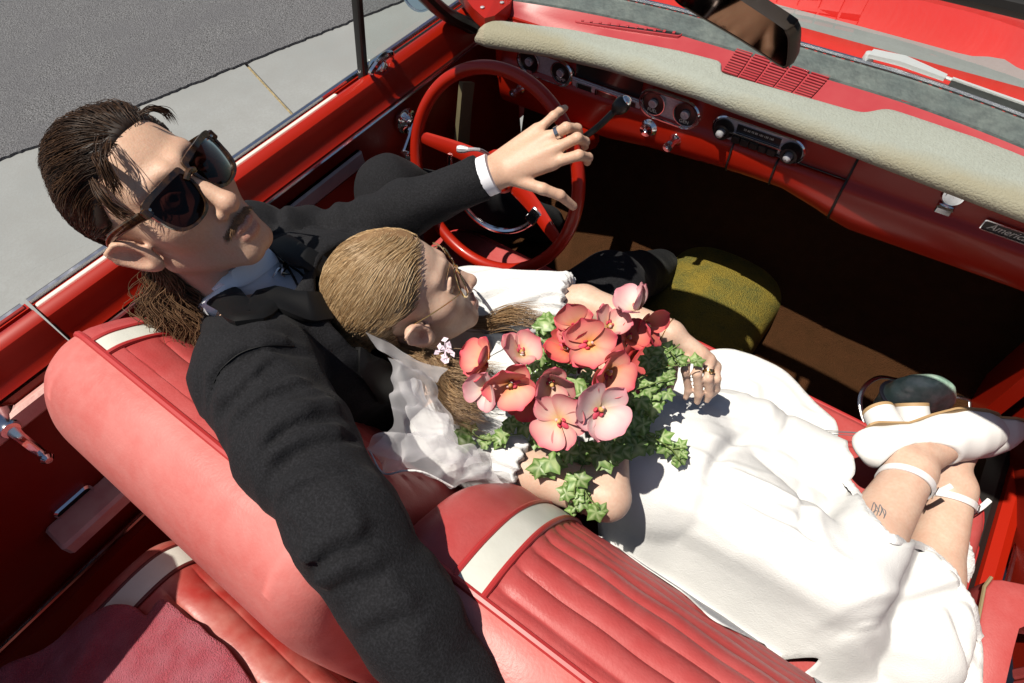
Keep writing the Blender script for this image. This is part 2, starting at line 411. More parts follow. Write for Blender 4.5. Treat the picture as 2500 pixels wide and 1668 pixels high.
# quarter window frame, glass and catch at the front of the door
pv = at(835, 192, 'x', -.765); pu = at(812, -90, 'x', -.745)
frame = MB()
dirv = (pu-pv)/np.linalg.norm(pu-pv)
frame.obox((pv+pu)/2, dirv*np.linalg.norm(pu-pv)/2, np.array((.011, 0, 0)), np.cross(dirv, (1, 0, 0))*.008, .003)
a1 = np.array((-.77, pv[1]+.01, .905)); a2 = np.array((-.765, .47, .902))
frame.tube([a1, a2], .008, 8)
top_end = np.array((-.70, .17, pu[2]+.02))
frame.tube([a2, np.array((-.735, .36, 1.02)), top_end], .009, 8); frame.tube([top_end, pu], .008, 8)
frame.build("vent_window_frame", M_BLACK, door)
mb = MB(); mb.add([a1+(0,.006,.004), a2+(0,-.02,.004), np.array((-.735,.35,1.02)), top_end, pu], [(0, 1, 2, 3, 4)]); mb.build("vent_window_glass", M_GLASS, door, smooth=False)
# catch: a chrome lever on a flat foot
cb = at(868, 140, 'x', -.752)
mb = MB(); mb.lathe(cb+(.0,0,-.012), (.5, 0, 1), [(-.018, .022), (-.002, .024), (.006, .020), (.017, .010), (.022, .0)], 18)
mb.tube(smooth_path([cb+(.008,-.036,-.014), cb+(.022,-.042,.006), cb+(.028,-.012,.022), cb+(.022,.020,.014), cb+(.012,.032,-.006)], 18), [.005]*3+[.008]*12+[.005]*3, 8)
mb.obox(cb+(.0,-.020,-.016), (.012,0,.0), (0,.022,0), (0,0,.005), .003)
mb.build("vent_latch", M_CHROME, door)
mb = MB(); cm = np.array((-.905, .425, .915))
mb.lathe(cm, (.25, -1, .35), [(-.02,.02),(-.012,.042),(0,.050),(.006,.050),(.006,.046),(.001,.045)], 28, cap=False); mb.tube([cm+(0,.02,-.02), cm+(.03,.03,-.06)], .008, 8)
mr = mb.build("side_mirror", M_CHROME, car)
mb = MB(); mb.lathe(cm, (.25, -1, .35), [(.000,.001),(.0015,.045),(.0022,.045),(.0025,.001)], 28); mb.build("mirror_glass", mat("mirror_silver", (.8,.82,.84), .02, 1.0), mr)

# quarter panel behind the door
quarter = extrude_y(OUT+SLOT+ROLL, np.linspace(-2.3, -.730, 30), "quarter_panel", M_RED, car)
mb = MB(); mb.tube([(-.800, y, .899) for y in np.linspace(-2.2, -.735, 12)], .007, 8); mb.build("belt_strip", M_CHROME, quarter)
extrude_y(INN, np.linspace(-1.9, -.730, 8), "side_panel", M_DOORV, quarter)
mb = MB(); mb.obox((-.694, -.98, .815), (.012, 0, .003), (0, .235, 0), (0, 0, .020), .006); mb.build("armrest_strip", M_PINKV, quarter)
cc = at(22, 985, 'x', -.680)
mb = MB(); mb.lathe((-.703, cc[1], cc[2]), (1, 0, 0), [(0, .034), (.006, .035), (.012, .028), (.022, .016), (.028, .014)], 22)
h0 = np.array((-.680, cc[1], cc[2])); h1 = at(100, 1045, 'x', -.662)
mb.tube(smooth_path([h0, h0*.6+h1*.4+(.006,0,.003), h1], 10), [.012,.011,.010,.009,.009,.009,.009,.009,.008,.008], 8, flat=.55)
mb.lathe(h1, (1, 0, 0), [(-.008, .008), (.0, .010), (.012, .011), (.018, .006)], 12); mb.build("window_crank", M_CHROME, quarter)
ash = at(190, 1165, 'x', -.685)
mb = MB(); o_ = rrect(.038, .034, .010)
ringo = [(-.692, ash[1]+a, ash[2]+b) for a, b in o_*1.0]; ringi = [(-.688, ash[1]+a, ash[2]+b) for a, b in o_*.9]; ringb = [(-.698, ash[1]+a, ash[2]+b) for a, b in o_*.86]; ring0 = [(-.704, ash[1]+a, ash[2]+b) for a, b in o_]
mb.loft([ring0, ringo, ringi, ringb]); ao = mb.build("ashtray", M_CHROME, quarter)
mb = MB(); mb.plate(ringb, (1, 0, 0), .004); mb.build("ashtray_lid", M_BLACK, ao)
s0 = at(140, 1262, 'x', -.636); s1 = at(293, 1140, 'x', -.636); s2 = at(165, 1285, 'x', -.64)
mb = MB(); mb.obox((-.668, (s0[1]+s1[1])/2+.03, s0[2]-.018), (.034, 0, 0), (0, abs(s1[1]-s0[1])/2+.03, 0), (0, 0, .019), .006); mb.build("armrest_ledge", M_PINKV, quarter)
mb = MB(); mb.tube([(-.675, y, .425) for y in np.linspace(-1.9, -.75, 8)], .0065, 8); mb.build("trim_strip", M_CHROME, quarter)
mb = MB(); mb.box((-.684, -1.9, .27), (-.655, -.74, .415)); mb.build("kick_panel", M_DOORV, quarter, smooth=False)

# passenger side
MIR = lambda prof: [(-x+.012, z) for x, z in prof][::-1]
rd = extrude_y(MIR(OUT+SLOT+ROLL), np.linspace(-.724, .60, 20), "door", M_RED, car, label="passenger side door with red armrest")
extrude_y([(x+.03, z) for x, z in MIR(INN)], np.linspace(-.724, .56, 8), "door_panel", M_DOORV, rd)
extrude_y(MIR(OUT+SLOT+ROLL), np.linspace(-2.3, -.73, 12), "quarter_panel", M_RED, car)
extrude_y([(x+.02, z) for x, z in MIR(INN)], np.linspace(-1.9, -.73, 6), "side_panel", M_DOORV, car)
# the passenger door stands ajar, hinged at its front edge
def ajar(o, ang=math.radians(15), hx=.80, hy=.58):
    ca, sa = math.cos(ang), math.sin(ang)
    for v_ in o.data.vertices:
        x, y = v_.co.x-hx, v_.co.y-hy; v_.co.x = hx+x*ca-y*sa; v_.co.y = hy+x*sa+y*ca
    o.data.update()
mb = MB()
for k in range(26): mb.obox((.724, -.66+.0215*k, .47), (.004, 0, 0), (0, .0095, 0), (0, 0, .135), .003)
mb.build("pleated_panel", M_VINYL, rd)
for o in (rd, *rd.children): ajar(o)
# sill of the door opening: red rocker outside, dark scuff plate inside
mb = MB(); mb.loft([[(.845, y, .24), (.850, y, .33), (.842, y, .362), (.825, y, .37), (.806, y, .366), (.802, y, .345)] for y in np.linspace(-.70, .56, 12)], closed=False); mb.build("rocker_panel", M_RED, car)
mb = MB(); mb.loft([[(.803, y, .356), (.79, y, .362), (.76, y, .355), (.745, y, .33), (.742, y, .26)] for y in np.linspace(-.70, .56, 12)], closed=False); mb.build("scuff_plate", M_BLACK, car)
mb = MB(); mb.tube([(.855, y, .352) for y in np.linspace(-.70, .56, 8)], .005, 6); mb.build("rocker_trim", M_CHROME, car)
sw_ = [at(x, y, 'z', .375) for x, y in ((2411, 1331), (2431, 1331), (2424, 1352))]
zt = .52
out = [at(x, y, 'z', zt) for x, y in ((2236, 1490), (2262, 1350), (2278, 1328), (2300, 1328), (2420, 1352), (2540, 1400), (2560, 1480), (2430, 1440), (2360, 1432), (2338, 1442), (2325, 1490), (2302, 1590), (2315, 1640), (2240, 1690))]
mb = MB(); o3 = [np.array(p) for p in out]; mid = sum(o3)/len(o3)
mb.loft([[p+(0,0,-.07) for p in o3], [p+(0,0,-.012) for p in o3], [p+(0,0,-.003)+(mid-p)*.02 for p in o3], [p+(mid-p)*.05 for p in o3]], True, True)
arm = mb.build("armrest", M_VINYL, rd, sharp_ang=60)
mb = MB(); mb.tube([p+(-.003, 0, .002) for p in o3[:3]], .003, 6); mb.build("armrest_trim", mat("tan_edge", (.25,.19,.10), .6), arm)
rk = MB(); rk.box((.705, .37, .30), (.735, .52, .80)); rk.build("kick_panel", M_RED, car, smooth=False)
kk = [at(x, y, 'x', .765) for x, y in ((2270, 945), (2385, 930), (2390, 1010), (2330, 1000), (2300, 970))]
mb = MB(); mb.plate(kk, (-1, 0, 0), .02); mb.build("cowl_side", M_RED, car, smooth=False)

# ------------------------------------------------------------------ dashboard
DX0, DX1 = -.615, .705
prof = [(.42,.95),(.388,.945),(.384,.90),(.379,.856),(.375,.846),(.368,.842),(.3645,.834),(.3635,.806),(.366,.790),(.375,.780),(.43,.775)]
def dash_prof(x):
    low = np.interp(x, [-.62,-.40,-.30,-.20,.02,.12,.20,.26,.5,.72], [.722,.724,.728,.746,.772,.776,.756,.735,.745,.752])
    return [(y, z if z > .845 else .845-(.845-z)*(.845-low)/(.845-.775)) for y, z in prof]
mb = MB(); mb.loft([[(x, y, z) for y, z in dash_prof(x)] for x in np.linspace(DX0, DX1, 60)], closed=False)
mb.box((DX0, .36, .80), (DX0+.004, .47, .955))
dash = mb.build("dashboard", M_RED, car, sharp_ang=50)
PF = lambda x: np.interp(x, [-.62,-.60,-.57,-.52,-.42,-.295,-.1,.17,.35,.5,.72], [.292,.274,.273,.288,.316,.335,.340,.330,.318,.308,.298])
def PR(x):
    base = np.interp(x, [-.62,-.60,-.57,-.42,-.18,-.10,.24,.45,.72], [.304,.324,.342,.389,.434,.441,.457,.446,.428])
    s = 1/(1+math.exp(-(x+.083)/.004)); e = 1/(1+math.exp(-(x-.215)/.008))
    return base-.038*s*(1-e)
xs = np.r_[np.linspace(-.612, -.56, 10), np.linspace(-.55, -.11, 26), np.linspace(-.104, -.06, 14), np.linspace(-.05, .18, 14), np.linspace(.185, .25, 14), np.linspace(.26, .70, 26)]
rings = []
for x in xs:
    a, b = PF(x), max(PR(x), PF(x)+.012); w = b-a
    e = min(1, (x+.614)/.03); zt = .935+.031*math.sqrt(max(0, 1-(1-e)**2))
    t = [(.06, .930), (.005, .929), (-.003, .937), (-.002, zt-.012), (.012, zt-.004)]
    ring = [(x, a+d, min(z, zt)) for d, z in t]+[(x, a+w*k+(.0), zt+.001*math.sin(k*9+x*7)) for k in (.25,.4,.55,.7,.85)]+[(x, b-.006, zt-.001), (x, b, zt-.006), (x, b+.001, .93)]
    rings.append(ring)
mb = MB(); mb.loft(rings, closed=False); pad = mb.build("dash_pad", M_PAD, dash, sharp_ang=70)
# yellowed, worn front edge of the pad, where the cloth itself has changed colour
nt_ = M_PAD.node_tree; N = nt_.nodes; L = nt_.links
tc = N.new('ShaderNodeTexCoord'); sx = N.new('ShaderNodeSeparateXYZ'); L.new(tc.outputs['Object'], sx.inputs[0])
nz = N.new('ShaderNodeTexNoise'); nz.inputs['Scale'].default_value = 11; L.new(tc.outputs['Object'], nz.inputs['Vector'])
ad = N.new('ShaderNodeMath'); ad.operation = 'MULTIPLY_ADD'; L.new(nz.outputs[0], ad.inputs[0]); ad.inputs[1].default_value = -.05; L.new(sx.outputs[1], ad.inputs[2])
rp = N.new('ShaderNodeMapRange'); L.new(ad.outputs[0], rp.inputs[0]); rp.inputs[1].default_value = .333; rp.inputs[2].default_value = .298; rp.inputs[3].default_value = 0; rp.inputs[4].default_value = .55
mx = N.new('ShaderNodeMix'); mx.data_type = 'RGBA'; bsdf = N['Principled BSDF']; lk = bsdf.inputs['Base Color'].links[0]; L.new(lk.from_socket, mx.inputs[6]); mx.inputs[7].default_value = (.30,.235,.125,1)
L.new(rp.outputs[0], mx.inputs[0]); L.new(mx.outputs[2], bsdf.inputs['Base Color'])

YD = .380
def dz(x, y, yy=YD): return at(x, y, 'y', yy)
def pod(cx, cz, w, h, name="gauge_bezel"):
    """chrome oval ring with a satin plate inside, facing the driver"""
    o = rrect(w, h, h*.98, 10)
    R = lambda k, y: [(cx+a*k-(w*(k-1)*0), y, cz+b*k) for a, b in o]
    rr = lambda ins, y: [(cx+math.copysign(max(abs(a)-ins, 0), a), y, cz+math.copysign(max(abs(b)-ins, 0), b)) for a, b in o]
    mb = MB(); mb.loft([rr(0, YD+.006), rr(0, YD-.012), rr(.002, YD-.015), rr(.0045, YD-.015), rr(.006, YD-.010), rr(.0075, YD-.006)])
    b = mb.build(name, M_CHROME, dash)
    mb = MB(); mb.plate(rr(.007, YD-.0065)[::-1], (0, -1, 0), .004); mb.build("gauge_plate", M_SATIN, dash, smooth=False)
def gauge(cx, cz, r, text=None, knob=True):
    mb = MB(); mb.lathe((cx, YD-.006, cz), (0, -1, 0), [(0, r), (.0045, r), (.005, r*.94), (.003, r*.90), (.002, .0005)], 28, cap=False)
    gg = mb.build("gauge", M_GAUGE, dash)
    mb = MB(); mb.lathe((cx, YD-.006, cz), (0, -1, 0), [(.004, r*1.06), (.0062, r*1.05), (.0062, r*.99), (.004, r*.97)], 28, cap=False); mb.build("gauge_rim", M_CHROME, dash)
    if knob:
        mb = MB(); mb.lathe((cx, YD-.008, cz), (0, -1, 0), [(0, r*.36), (.006, r*.36), (.007, r*.32), (.0055, .0005)], 20, cap=False); mb.build("gauge_hub", M_SATIN, dash)
    for k in range(9):
        pass
    if text: letter(text, (cx, YD-.0093, cz-r*.68), r*.42)
def letter(txt, c, size, shear=0.0, m=None, parent=None, name="lettering", ux=(1,0,0), uz=(0,0,1)):
    cu = bpy.data.curves.new(name, 'FONT'); cu.body = txt; cu.size = size; cu.align_x = 'CENTER'; cu.align_y = 'CENTER'; cu.shear = shear; cu.extrude = .0003
    t = bpy.data.objects.new(name, cu); COL.objects.link(t); dg = bpy.context.evaluated_depsgraph_get(); me = bpy.data.meshes.new_from_object(t.evaluated_get(dg))
    vs = [np.array(c)+np.array(ux)*p.co.x+np.array(uz)*p.co.y+np.cross(ux, uz)*p.co.z for p in me.vertices]
    fs = [tuple(p.vertices) for p in me.polygons]
    bpy.data.objects.remove(t, do_unlink=True); bpy.data.meshes.remove(me); bpy.data.curves.remove(cu)
    return mesh_obj(name, vs, fs, m or M_LETTER, parent or dash, smooth=False)
def pc(x, y): p = dz(x, y); return p[0], p[2]
a_ = pc(1195, 128); b_ = pc(1317, 170)
Z1 = pc(1256, 150)[1]; Z2 = pc(1541, 245)[1]; ZB = pc(1395, 200)[1]; PH = (pc(1503, 208)[1]-pc(1497, 273)[1])/2
c1 = ((a_[0]+b_[0])/2, Z1); c2x = (pc(1470, 225)[0]+pc(1612, 275)[0])/2
W1 = (b_[0]-a_[0])/2+.004; W2 = (pc(1612, 262)[0]-pc(1470, 230)[0])/2
pod(c1[0], Z1, W1, PH); gauge(c1[0]-W1+PH+.001, Z1, PH*.78); gauge(c1[0]+W1-PH, Z1, PH*.74, "TEMP")
pod(c2x, Z2, W2, PH); gauge(c2x-W2+PH, Z2, PH*.77, "FUEL"); gauge(c2x+W2-PH, Z2, PH*.77, "GEN")
# dark speed strip and the chrome bar of switches between the ovals
xa, xb = c1[0]+W1+.002, c2x-W2-.002
ZB = (Z1+Z2)/2-.022
mb = MB(); mb.box((xa, YD-.001, ZB+.018), (xb, YD+.005, ZB+.060)); mb.build("speedometer_strip", M_GAUGE, dash, smooth=False)
mb = MB()
mb.obox(((xa+xb)/2, YD-.003, ZB), ((xb-xa)/2+.006, 0, 0), (0, .005, 0), (0, 0, .0165), .003)
for zz in (ZB+.019, ZB+.0145, ZB-.0165): mb.tube([(xa-.004, YD-.009, zz), (xb+.004, YD-.009, zz)], .0016, 6)
mb.build("switch_bar", M_SATIN, dash)
for fx, w in ((.17, .018), (.52, .026), (.86, .017)):
    x = xa+(xb-xa)*fx
    mb = MB(); mb.loft([[(x+a*s, YD-.0085-d, .0005+ZB+b*s) for a, b in rrect(w, .0085, .002, 2)] for s, d in ((1.16, 0), (1.13, .002), (1.0, .002))]); sw = mb.build("switch_frame", M_CHROME, dash)
    mb = MB(); mb.box((x-w*.97, YD-.0094, ZB-.007), (x+w*.97, YD-.0084, ZB+.008)); mb.build("switch", M_GAUGE, dash, smooth=False)
# radio
r0, r1 = pc(1637, 285), pc(1852, 350); rcx = (r0[0]+r1[0])/2; rw = (r1[0]-r0[0])/2; rz = pc(1743, 318)[1]; rh = (pc(1660, 262)[1]-pc(1655, 322)[1])/2
o = rrect(rw, rh, rh*.98, 10)
rr = lambda ins, y: [(rcx+math.copysign(max(abs(a)-ins, 0), a), y, rz+math.copysign(max(abs(b)-ins, 0), b)) for a, b in o]
mb = MB(); mb.loft([rr(0, YD+.004), rr(0, YD-.008), rr(.002, YD-.010), rr(.004, YD-.006)]); mb.build("radio_bezel", M_CHROME, dash)
mb = MB(); mb.plate(rr(.0035, YD-.006)[::-1], (0, -1, 0), .006); mb.build("radio_plate", M_SATIN, dash, smooth=False)
mb = MB(); mb.box((rcx-.046, YD-.009, rz+.003), (rcx+.046, YD-.005, rz+.020)); mb.build("radio_dial", M_GAUGE, dash, smooth=False)
letter("55 60 70 80 100 130 160", (rcx, YD-.0093, rz+.014), .0062)
mb = MB(); mb.box((rcx-.050, YD-.0085, rz-.022), (rcx+.046, YD-.005, rz-.003)); mb.build("radio_keys_well", M_BLACK, dash, smooth=False)
for k in range(5):
    mb = MB(); mb.obox((rcx-.041+.0192*k, YD-.0125, rz-.0115), (.0086, 0, 0), (0, .004, 0), (0, 0, .008), .0015); mb.build("radio_key", M_BLACK, dash)
mb = MB(); mb.obox((rcx, YD-.012, rz+.0005), (.056, 0, 0), (0, .003, 0), (0, 0, .0022), .001); mb.build("radio_bar", M_CHROME, dash)
for sx_ in (-1, 1):
    c = (rcx+sx_*(rw-.027), YD-.006, rz)
    mb = MB(); mb.lathe(c, (0, -1, 0), [(0, .021), (.004, .022), (.010, .0185), (.018, .017), (.018, .011), (.008, .0105)], 26, cap=False); kn = mb.build("radio_knob", M_BLACK, dash)
    mb = MB(); mb.lathe(c, (0, -1, 0), [(.006, .0085), (.022, .0085), (.027, .0075), (.030, .004), (.0305, .0005)], 18, cap=False); mb.build("radio_knob_tip", M_SATIN, dash)
# glove box, ashtray drawer, lock, switches, badge
def slab_on_dash(x0, x1, name, m, lo=.0, dz0=.925, bot=.80, off=.004):
    mb = MB(); rings = []
    for x in np.linspace(x0, x1, 12):
        p = [(y, z) for y, z in dash_prof(x) if z <= dz0 and y < .40]
        rings.append([(x, y-off, z) for y, z in p])
    mb.loft(rings, closed=False); 
    mb.loft([[(q[0], q[1]+off+.002, q[2]) for q in rings[0]], rings[0]], closed=False); mb.loft([rings[-1], [(q[0], q[1]+off+.002, q[2]) for q in rings[-1]]], closed=False)
    mb.loft([[(r[0][0], r[0][1]+off+.002, r[0][2]) for r in rings], [r[0] for r in rings]], closed=False)
    return mb.build(name, m, dash, sharp_ang=40)
gx0 = dz(1936, 430)[0]
slab_on_dash(gx0+.003, .70, "glove_box_door", M_RED, dz0=.935)
slab_on_dash(dz(1672, 360, .355)[0], dz(1770, 395, .355)[0], "ashtray_drawer", M_RED, dz0=.850)
slab_on_dash(dz(1776, 395, .355)[0], gx0-.003, "lower_dash_panel", M_RED, dz0=.850)
mb = MB()
def gap(x, z0_, z1_): mb.tube([(x, y-.0052, z) for y, z in dash_prof(x) if z1_ <= z <= z0_ and y < .40], .0022, 5)
def gap_h(xa_, xb_, z_): mb.tube([(x, min(y for y, z in dash_prof(x) if abs(z-z_) < .03)+.0 if False else np.interp(-z_, [-z for y, z in dash_prof(x)[1:-2]], [y for y, z in dash_prof(x)[1:-2]])-.0052, z_) for x in np.linspace(xa_, xb_, 10)], .0018, 5)
gap(gx0, .936, .72); gap(dz(1672, 360, .355)[0], .851, .76); gap(dz(1773, 395, .355)[0], .851, .75)
gap_h(dz(1672, 360, .355)[0], gx0, .851); gap_h(gx0, .70, .936)
mb.build("panel_gap", M_BLACK, dash, sharp_ang=0)
for (px, py), rad, nm, ln in (((1485, 298), .0155, "ignition_switch", .012), ((1545, 326), .0115, "lighter_knob", .034), ((1190, 208), .011, "light_switch", .03)):
    c = dz(px, py, .356)
    mb = MB(); mb.lathe((c[0], .376, c[2]), (0, -1, .1), [(0, rad*1.35), (.012, rad*1.3), (.016, rad*1.05), (.016+ln*.3, rad*.75), (.016+ln*.7, rad*.8), (.016+ln*.75, rad*.98), (.016+ln, rad*.92), (.017+ln, rad*.3), (.012+ln, .0006)], 22, cap=False)
    mb.build(nm, M_CHROME, dash)
lk_ = dz(2187, 455, .366)
mb = MB(); mb.lathe((lk_[0], .381, lk_[2]), (0, -1, .15), [(0, .020), (.010, .0205), (.014, .017), (.014, .013), (.018, .012), (.018, .0005)], 24, cap=False)
mb.obox((lk_[0]-.001, .366, lk_[2]-.027), (.014, 0, 0), (0, .006, .002), (0, 0, .007), .002); mb.build("glove_box_lock", M_CHROME, dash)
b0 = dz(2262, 515, .366); b1 = dz(2262+88, 513+40, .366); bc = ((b0[0]+b1[0])/2+.006, .371, .860)
bx = (b1-b0)/np.linalg.norm(b1-b0); bx = np.array((1, 0, 0))
bw = (b1[0]-b0[0])/2+.010; bzc = (b0[2]+b1[2])/2-.002
mb = MB(); mb.loft([[(bc[0]+a*k, .376-d, bzc+b*k2) for a, b in rrect(bw, .0115, .003, 3)] for k, k2, d in ((1, 1, 0), (1, 1, .006), (.96, .82, .0065), (.95, .78, .0045))]); bd_ = mb.build("badge_frame", M_CHROME, dash)
mb = MB(); mb.box((bc[0]-bw*.95, .3718, bzc-.009), (bc[0]+bw*.95, .3728, bzc+.009)); mb.build("badge_plate", M_BLACK, dash, smooth=False)
letter("American", (bc[0]+.003, .3714, bzc), .0185, .45, M_LETTER, dash, "badge_lettering")
# top of the dash, vents, speaker grille, gasket, cowl
CURV = lambda x: .0 if abs(x) < .2 else -.30*(abs(x)-.2)**1.7           # the screen's base bows back at its ends
xs2 = np.linspace(-.64, .72, 50)
mb = MB(); mb.loft([[(x, .375, .925), (x, .400, .953), (x, .44+CURV(x)*.6, .960), (x, .474+CURV(x), .970), (x, .477+CURV(x), .964)] for x in xs2], closed=False)
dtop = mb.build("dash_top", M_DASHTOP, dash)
ztop = lambda y: np.interp(y, [.33,.40,.44,.474], [.948,.953,.960,.970])
def vent_slot(pa, pb, cnt):
    A = at(*pa, 'z', .963); B = at(*pb, 'z', .963); A[2] = ztop(A[1])+.0015; B[2] = ztop(B[1])+.0015
    d = (B-A); L_ = np.linalg.norm(d); d /= L_; w = np.array((-d[1], d[0], 0)); c = (A+B)/2
    o = rrect(L_/2, .0075, .0074, 6); mb = MB()
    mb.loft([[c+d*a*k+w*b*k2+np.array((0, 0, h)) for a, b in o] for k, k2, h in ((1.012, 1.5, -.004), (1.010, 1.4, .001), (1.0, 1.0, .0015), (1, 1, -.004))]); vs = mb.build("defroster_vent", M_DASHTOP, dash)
    mb = MB(); mb.plate([c+d*a+w*b+np.array((0, 0, .0004)) for a, b in o], (0, 0, 1), .003); mb.build("vent_opening", M_BLACK, dash, smooth=False)
    mb = MB()
    for k in range(cnt):
        q = A+d*L_*(k+.8)/(cnt+.6); mb.obox(q+(0, 0, .001), d*.0028, w*.0045, np.array((0, 0, .0016)))
    mb.build("vent_bars", M_DASHTOP, dash, smooth=False, kind="stuff")
vent_slot((1322, 43), (1562, 88), 11); vent_slot((2062, 232), (2420, 345), 15)
G = [at(x, y, 'z', .962) for x, y in ((1690, 118), (1906, 187), (1860, 226), (1655, 160))]
def gq(u, v_): p = (G[0]*(1-u)+G[1]*u)*(1-v_)+(G[3]*(1-u)+G[2]*u)*v_; p = p.copy(); p[2] = ztop(p[1])+.002; return p
for k in range(5):
    u0, u1 = k/5+.012, (k+1)/5-.012
    mb = MB(); mb.plate([gq(u0, 0), gq(u1, 0), gq(u1, 1), gq(u0, 1)][::-1], (0, 0, 1), .004); mb.build("speaker_opening", mat("speaker_shadow_cloth", (.07,.012,.010), .9) if k == 0 else bpy.data.materials["speaker_shadow_cloth"], dash, smooth=False)
    mb = MB()
    for j in range(11):
        v0 = (j+.25)/11.0; a, b = gq(u0, v0), gq(u1, v0); c, d = gq(u1, v0+.045), gq(u0, v0+.045)
        mb.plate([p+(0, 0, .0022) for p in (a, b, c, d)][::-1], (0, 0, 1), .002)
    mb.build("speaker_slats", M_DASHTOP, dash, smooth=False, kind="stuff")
mb = MB(); mb.loft([[(x, .474+CURV(x), .966), (x, .478+CURV(x), .973), (x, .500+CURV(x), .982), (x, .522+CURV(x), .989), (x, .530+CURV(x), .985), (x, .530+CURV(x), .95)] for x in np.linspace(-.66, .74, 50)], closed=False)
mb.build("windshield_gasket", M_RUBBER, car)
mb = MB(); mb.tube([(x, .534+CURV(x), .989) for x in np.linspace(-.66, .74, 40)], .0045, 6); mb.build("windshield_trim", M_CHROME, car)
mb = MB(); mb.loft([[(x, .53+CURV(x), .962), (x, .60+CURV(x)*.6, .966), (x, .64, .966), (x, .66, .955)] for x in np.linspace(-.78, .80, 40)], closed=False); cowl = mb.build("cowl", M_HOOD, car)
mb = MB()
for k in range(70):
    x = -.62+k*.0185; y = .555+CURV(x)*.9; mb.obox((x, y+.006, .9668), (.0052, .001, 0), (-.003, .012, 0), (0, 0, .0020))
mb.build("cowl_vents", M_BLACK, cowl, smooth=False, kind="stuff")
hz = lambda x, y: .975+.012*math.cos(min(1, abs(x)/.8)*1.5)-.035*((y-.65)/1.3)**2+(.012*math.exp(-((abs(x)-.36)/.03)**2))
mb = MB(); mb.grid(lambda u, v_: (-.74+1.52*u, .662+1.35*v_, hz(-.74+1.52*u, .662+1.35*v_)), 60, 24); mb.build("hood", M_HOOD, car)
for sx_ in (-1, 1):
    mb = MB(); x0 = .02+sx_*.765; mb.loft([[(x0, y, .945), (x0+sx_*.05, y, .93), (x0+sx_*.12, y, .86), (x0+sx_*.13, y, .6), (x0+sx_*.11, y, .35)] for y in np.linspace(.60, 2.0, 10)], closed=False)
    mb.build("front_fender", M_RED, car)
# screen: frame with header, glass, mirror, wiper
ql = np.array((-.715, .395, .885)); tl = np.array((-.645, -.03, 1.36)); qr = np.array((.735, .395, .885)); tr = np.array((.665, -.03, 1.36)); ml_ = np.array((-.72, .267, 1.003)); mr2_ = np.array((.74, .267, 1.003))
mb = MB()
for a, m_, b in ((ql, ml_, tl), (qr, mr2_, tr)): mb.tube(smooth_path([a, m_, b], 14), .024, 10, flat=.7)
mb.tube(smooth_path([tl, (-.3, .045, 1.385), (0.01, .065, 1.39), (.32, .045, 1.385), tr], 24), .021, 10, flat=.7)
wf = mb.build("windshield_frame", M_BLACK, car)
for x0_, x1_ in ((-.56, -.06), (.10, .56)):
    mb = MB(); mb.obox(((x0_+x1_)/2, .005, 1.375), ((x1_-x0_)/2, 0, 0), (0, .065, -.012), (0, .002, .009), .006); mb.build("sun_visor", M_BLACK, wf)
hx = lambda x: np.interp(x, [-.645, -.3, 0, .3, .665], [-.03, .045, .065, .045, -.03])
def wglass(u, v_):
    xb, xt = -.66+1.40*u, -.63+1.28*u
    b = np.array((xb, .520+CURV(xb), .985)); t = np.array((xt, hx(xt), 1.375)); return b*(1-v_)+t*v_+np.array((0, .018, .022))*math.sin(math.pi*v_)
mb = MB(); mb.grid(wglass, 40, 12); mb.build("windshield_glass", M_GLASS, wf)
mb = MB(); mb.add([*[at(x, y, 'z', .985) for x, y in ((1072, -6), (1172, 2), (1150, 28), (1112, 40), (1085, 22))]], [(4, 3, 2, 1, 0)]); 
P2 = [at(x, y, 'z', .975) for x, y in ((1040, -40), (1185, -20), (1170, 8), (1135, 36), (1112, 42), (1085, 18))]
mb = MB(); mb.plate(P2[::-1], (0, 0, 1), .03); mb.build("pillar_base", M_RED, wf, sharp_ang=20)
for q in ((1107, 18), (1152, 7)):
    mb = MB(); mb.lathe(at(*q, 'z', .976), (0, 0, 1), [(0, .005), (.002, .005), (.003, .003), (.003, .0003)], 10, cap=False); mb.build("screw", M_SATIN, wf)
# rear-view mirror hanging from the header
mo = [(1535, -40), (1548, -2), (1580, 22), (1700, 92), (1788, 150), (1803, 155), (1811, 146), (1815, 95), (1808, 72), (1795, 58), (1700, -5), (1640, -48)]
mc = dp(1690, 60, .74)
nrm = CAM-mc; nrm = nrm/np.linalg.norm(nrm); tgt = np.array((-.20, -.05, 1.03))-mc; tgt = tgt/np.linalg.norm(tgt); nrm = nrm+tgt; nrm /= np.linalg.norm(nrm)
def on_mirror(x, y): d = ray(x, y); return CAM+d*(((mc-CAM)@nrm)/(d@nrm))
ring = np.array([on_mirror(x, y) for x, y in mo]); cen = ring.mean(0)
ring = smooth_path(ring, 60, True)
mb = MB(); mb.loft([ring-nrm*.026+(cen-ring)*.35, ring-nrm*.020+(cen-ring)*.08, ring-nrm*.008, ring+nrm*.001, ring+(cen-ring)*.03+nrm*.002, ring+(cen-ring)*.035-nrm*.001], True, True)
mirr = mb.build("rear_view_mirror", mat("black_mirror_case", (.02,.014,.010), .45), car)
mb = MB(); mb.plate([p+(cen-p)*.034+nrm*.0004 for p in ring][::1], nrm, .002); mb.build("mirror_glass", mat("dark_mirror_glass", (.17,.135,.11), .05, 1.0, var=(9, (.12,.09,.07), .8)), mirr, smooth=False)
mb = MB(); mb.tube(smooth_path([cen-nrm*.02, cen-nrm*.03+(0, .01, .06), np.array((cen[0], .062, 1.38))], 12), .007, 8); mb.build("mirror_stem", M_CHROME, mirr)
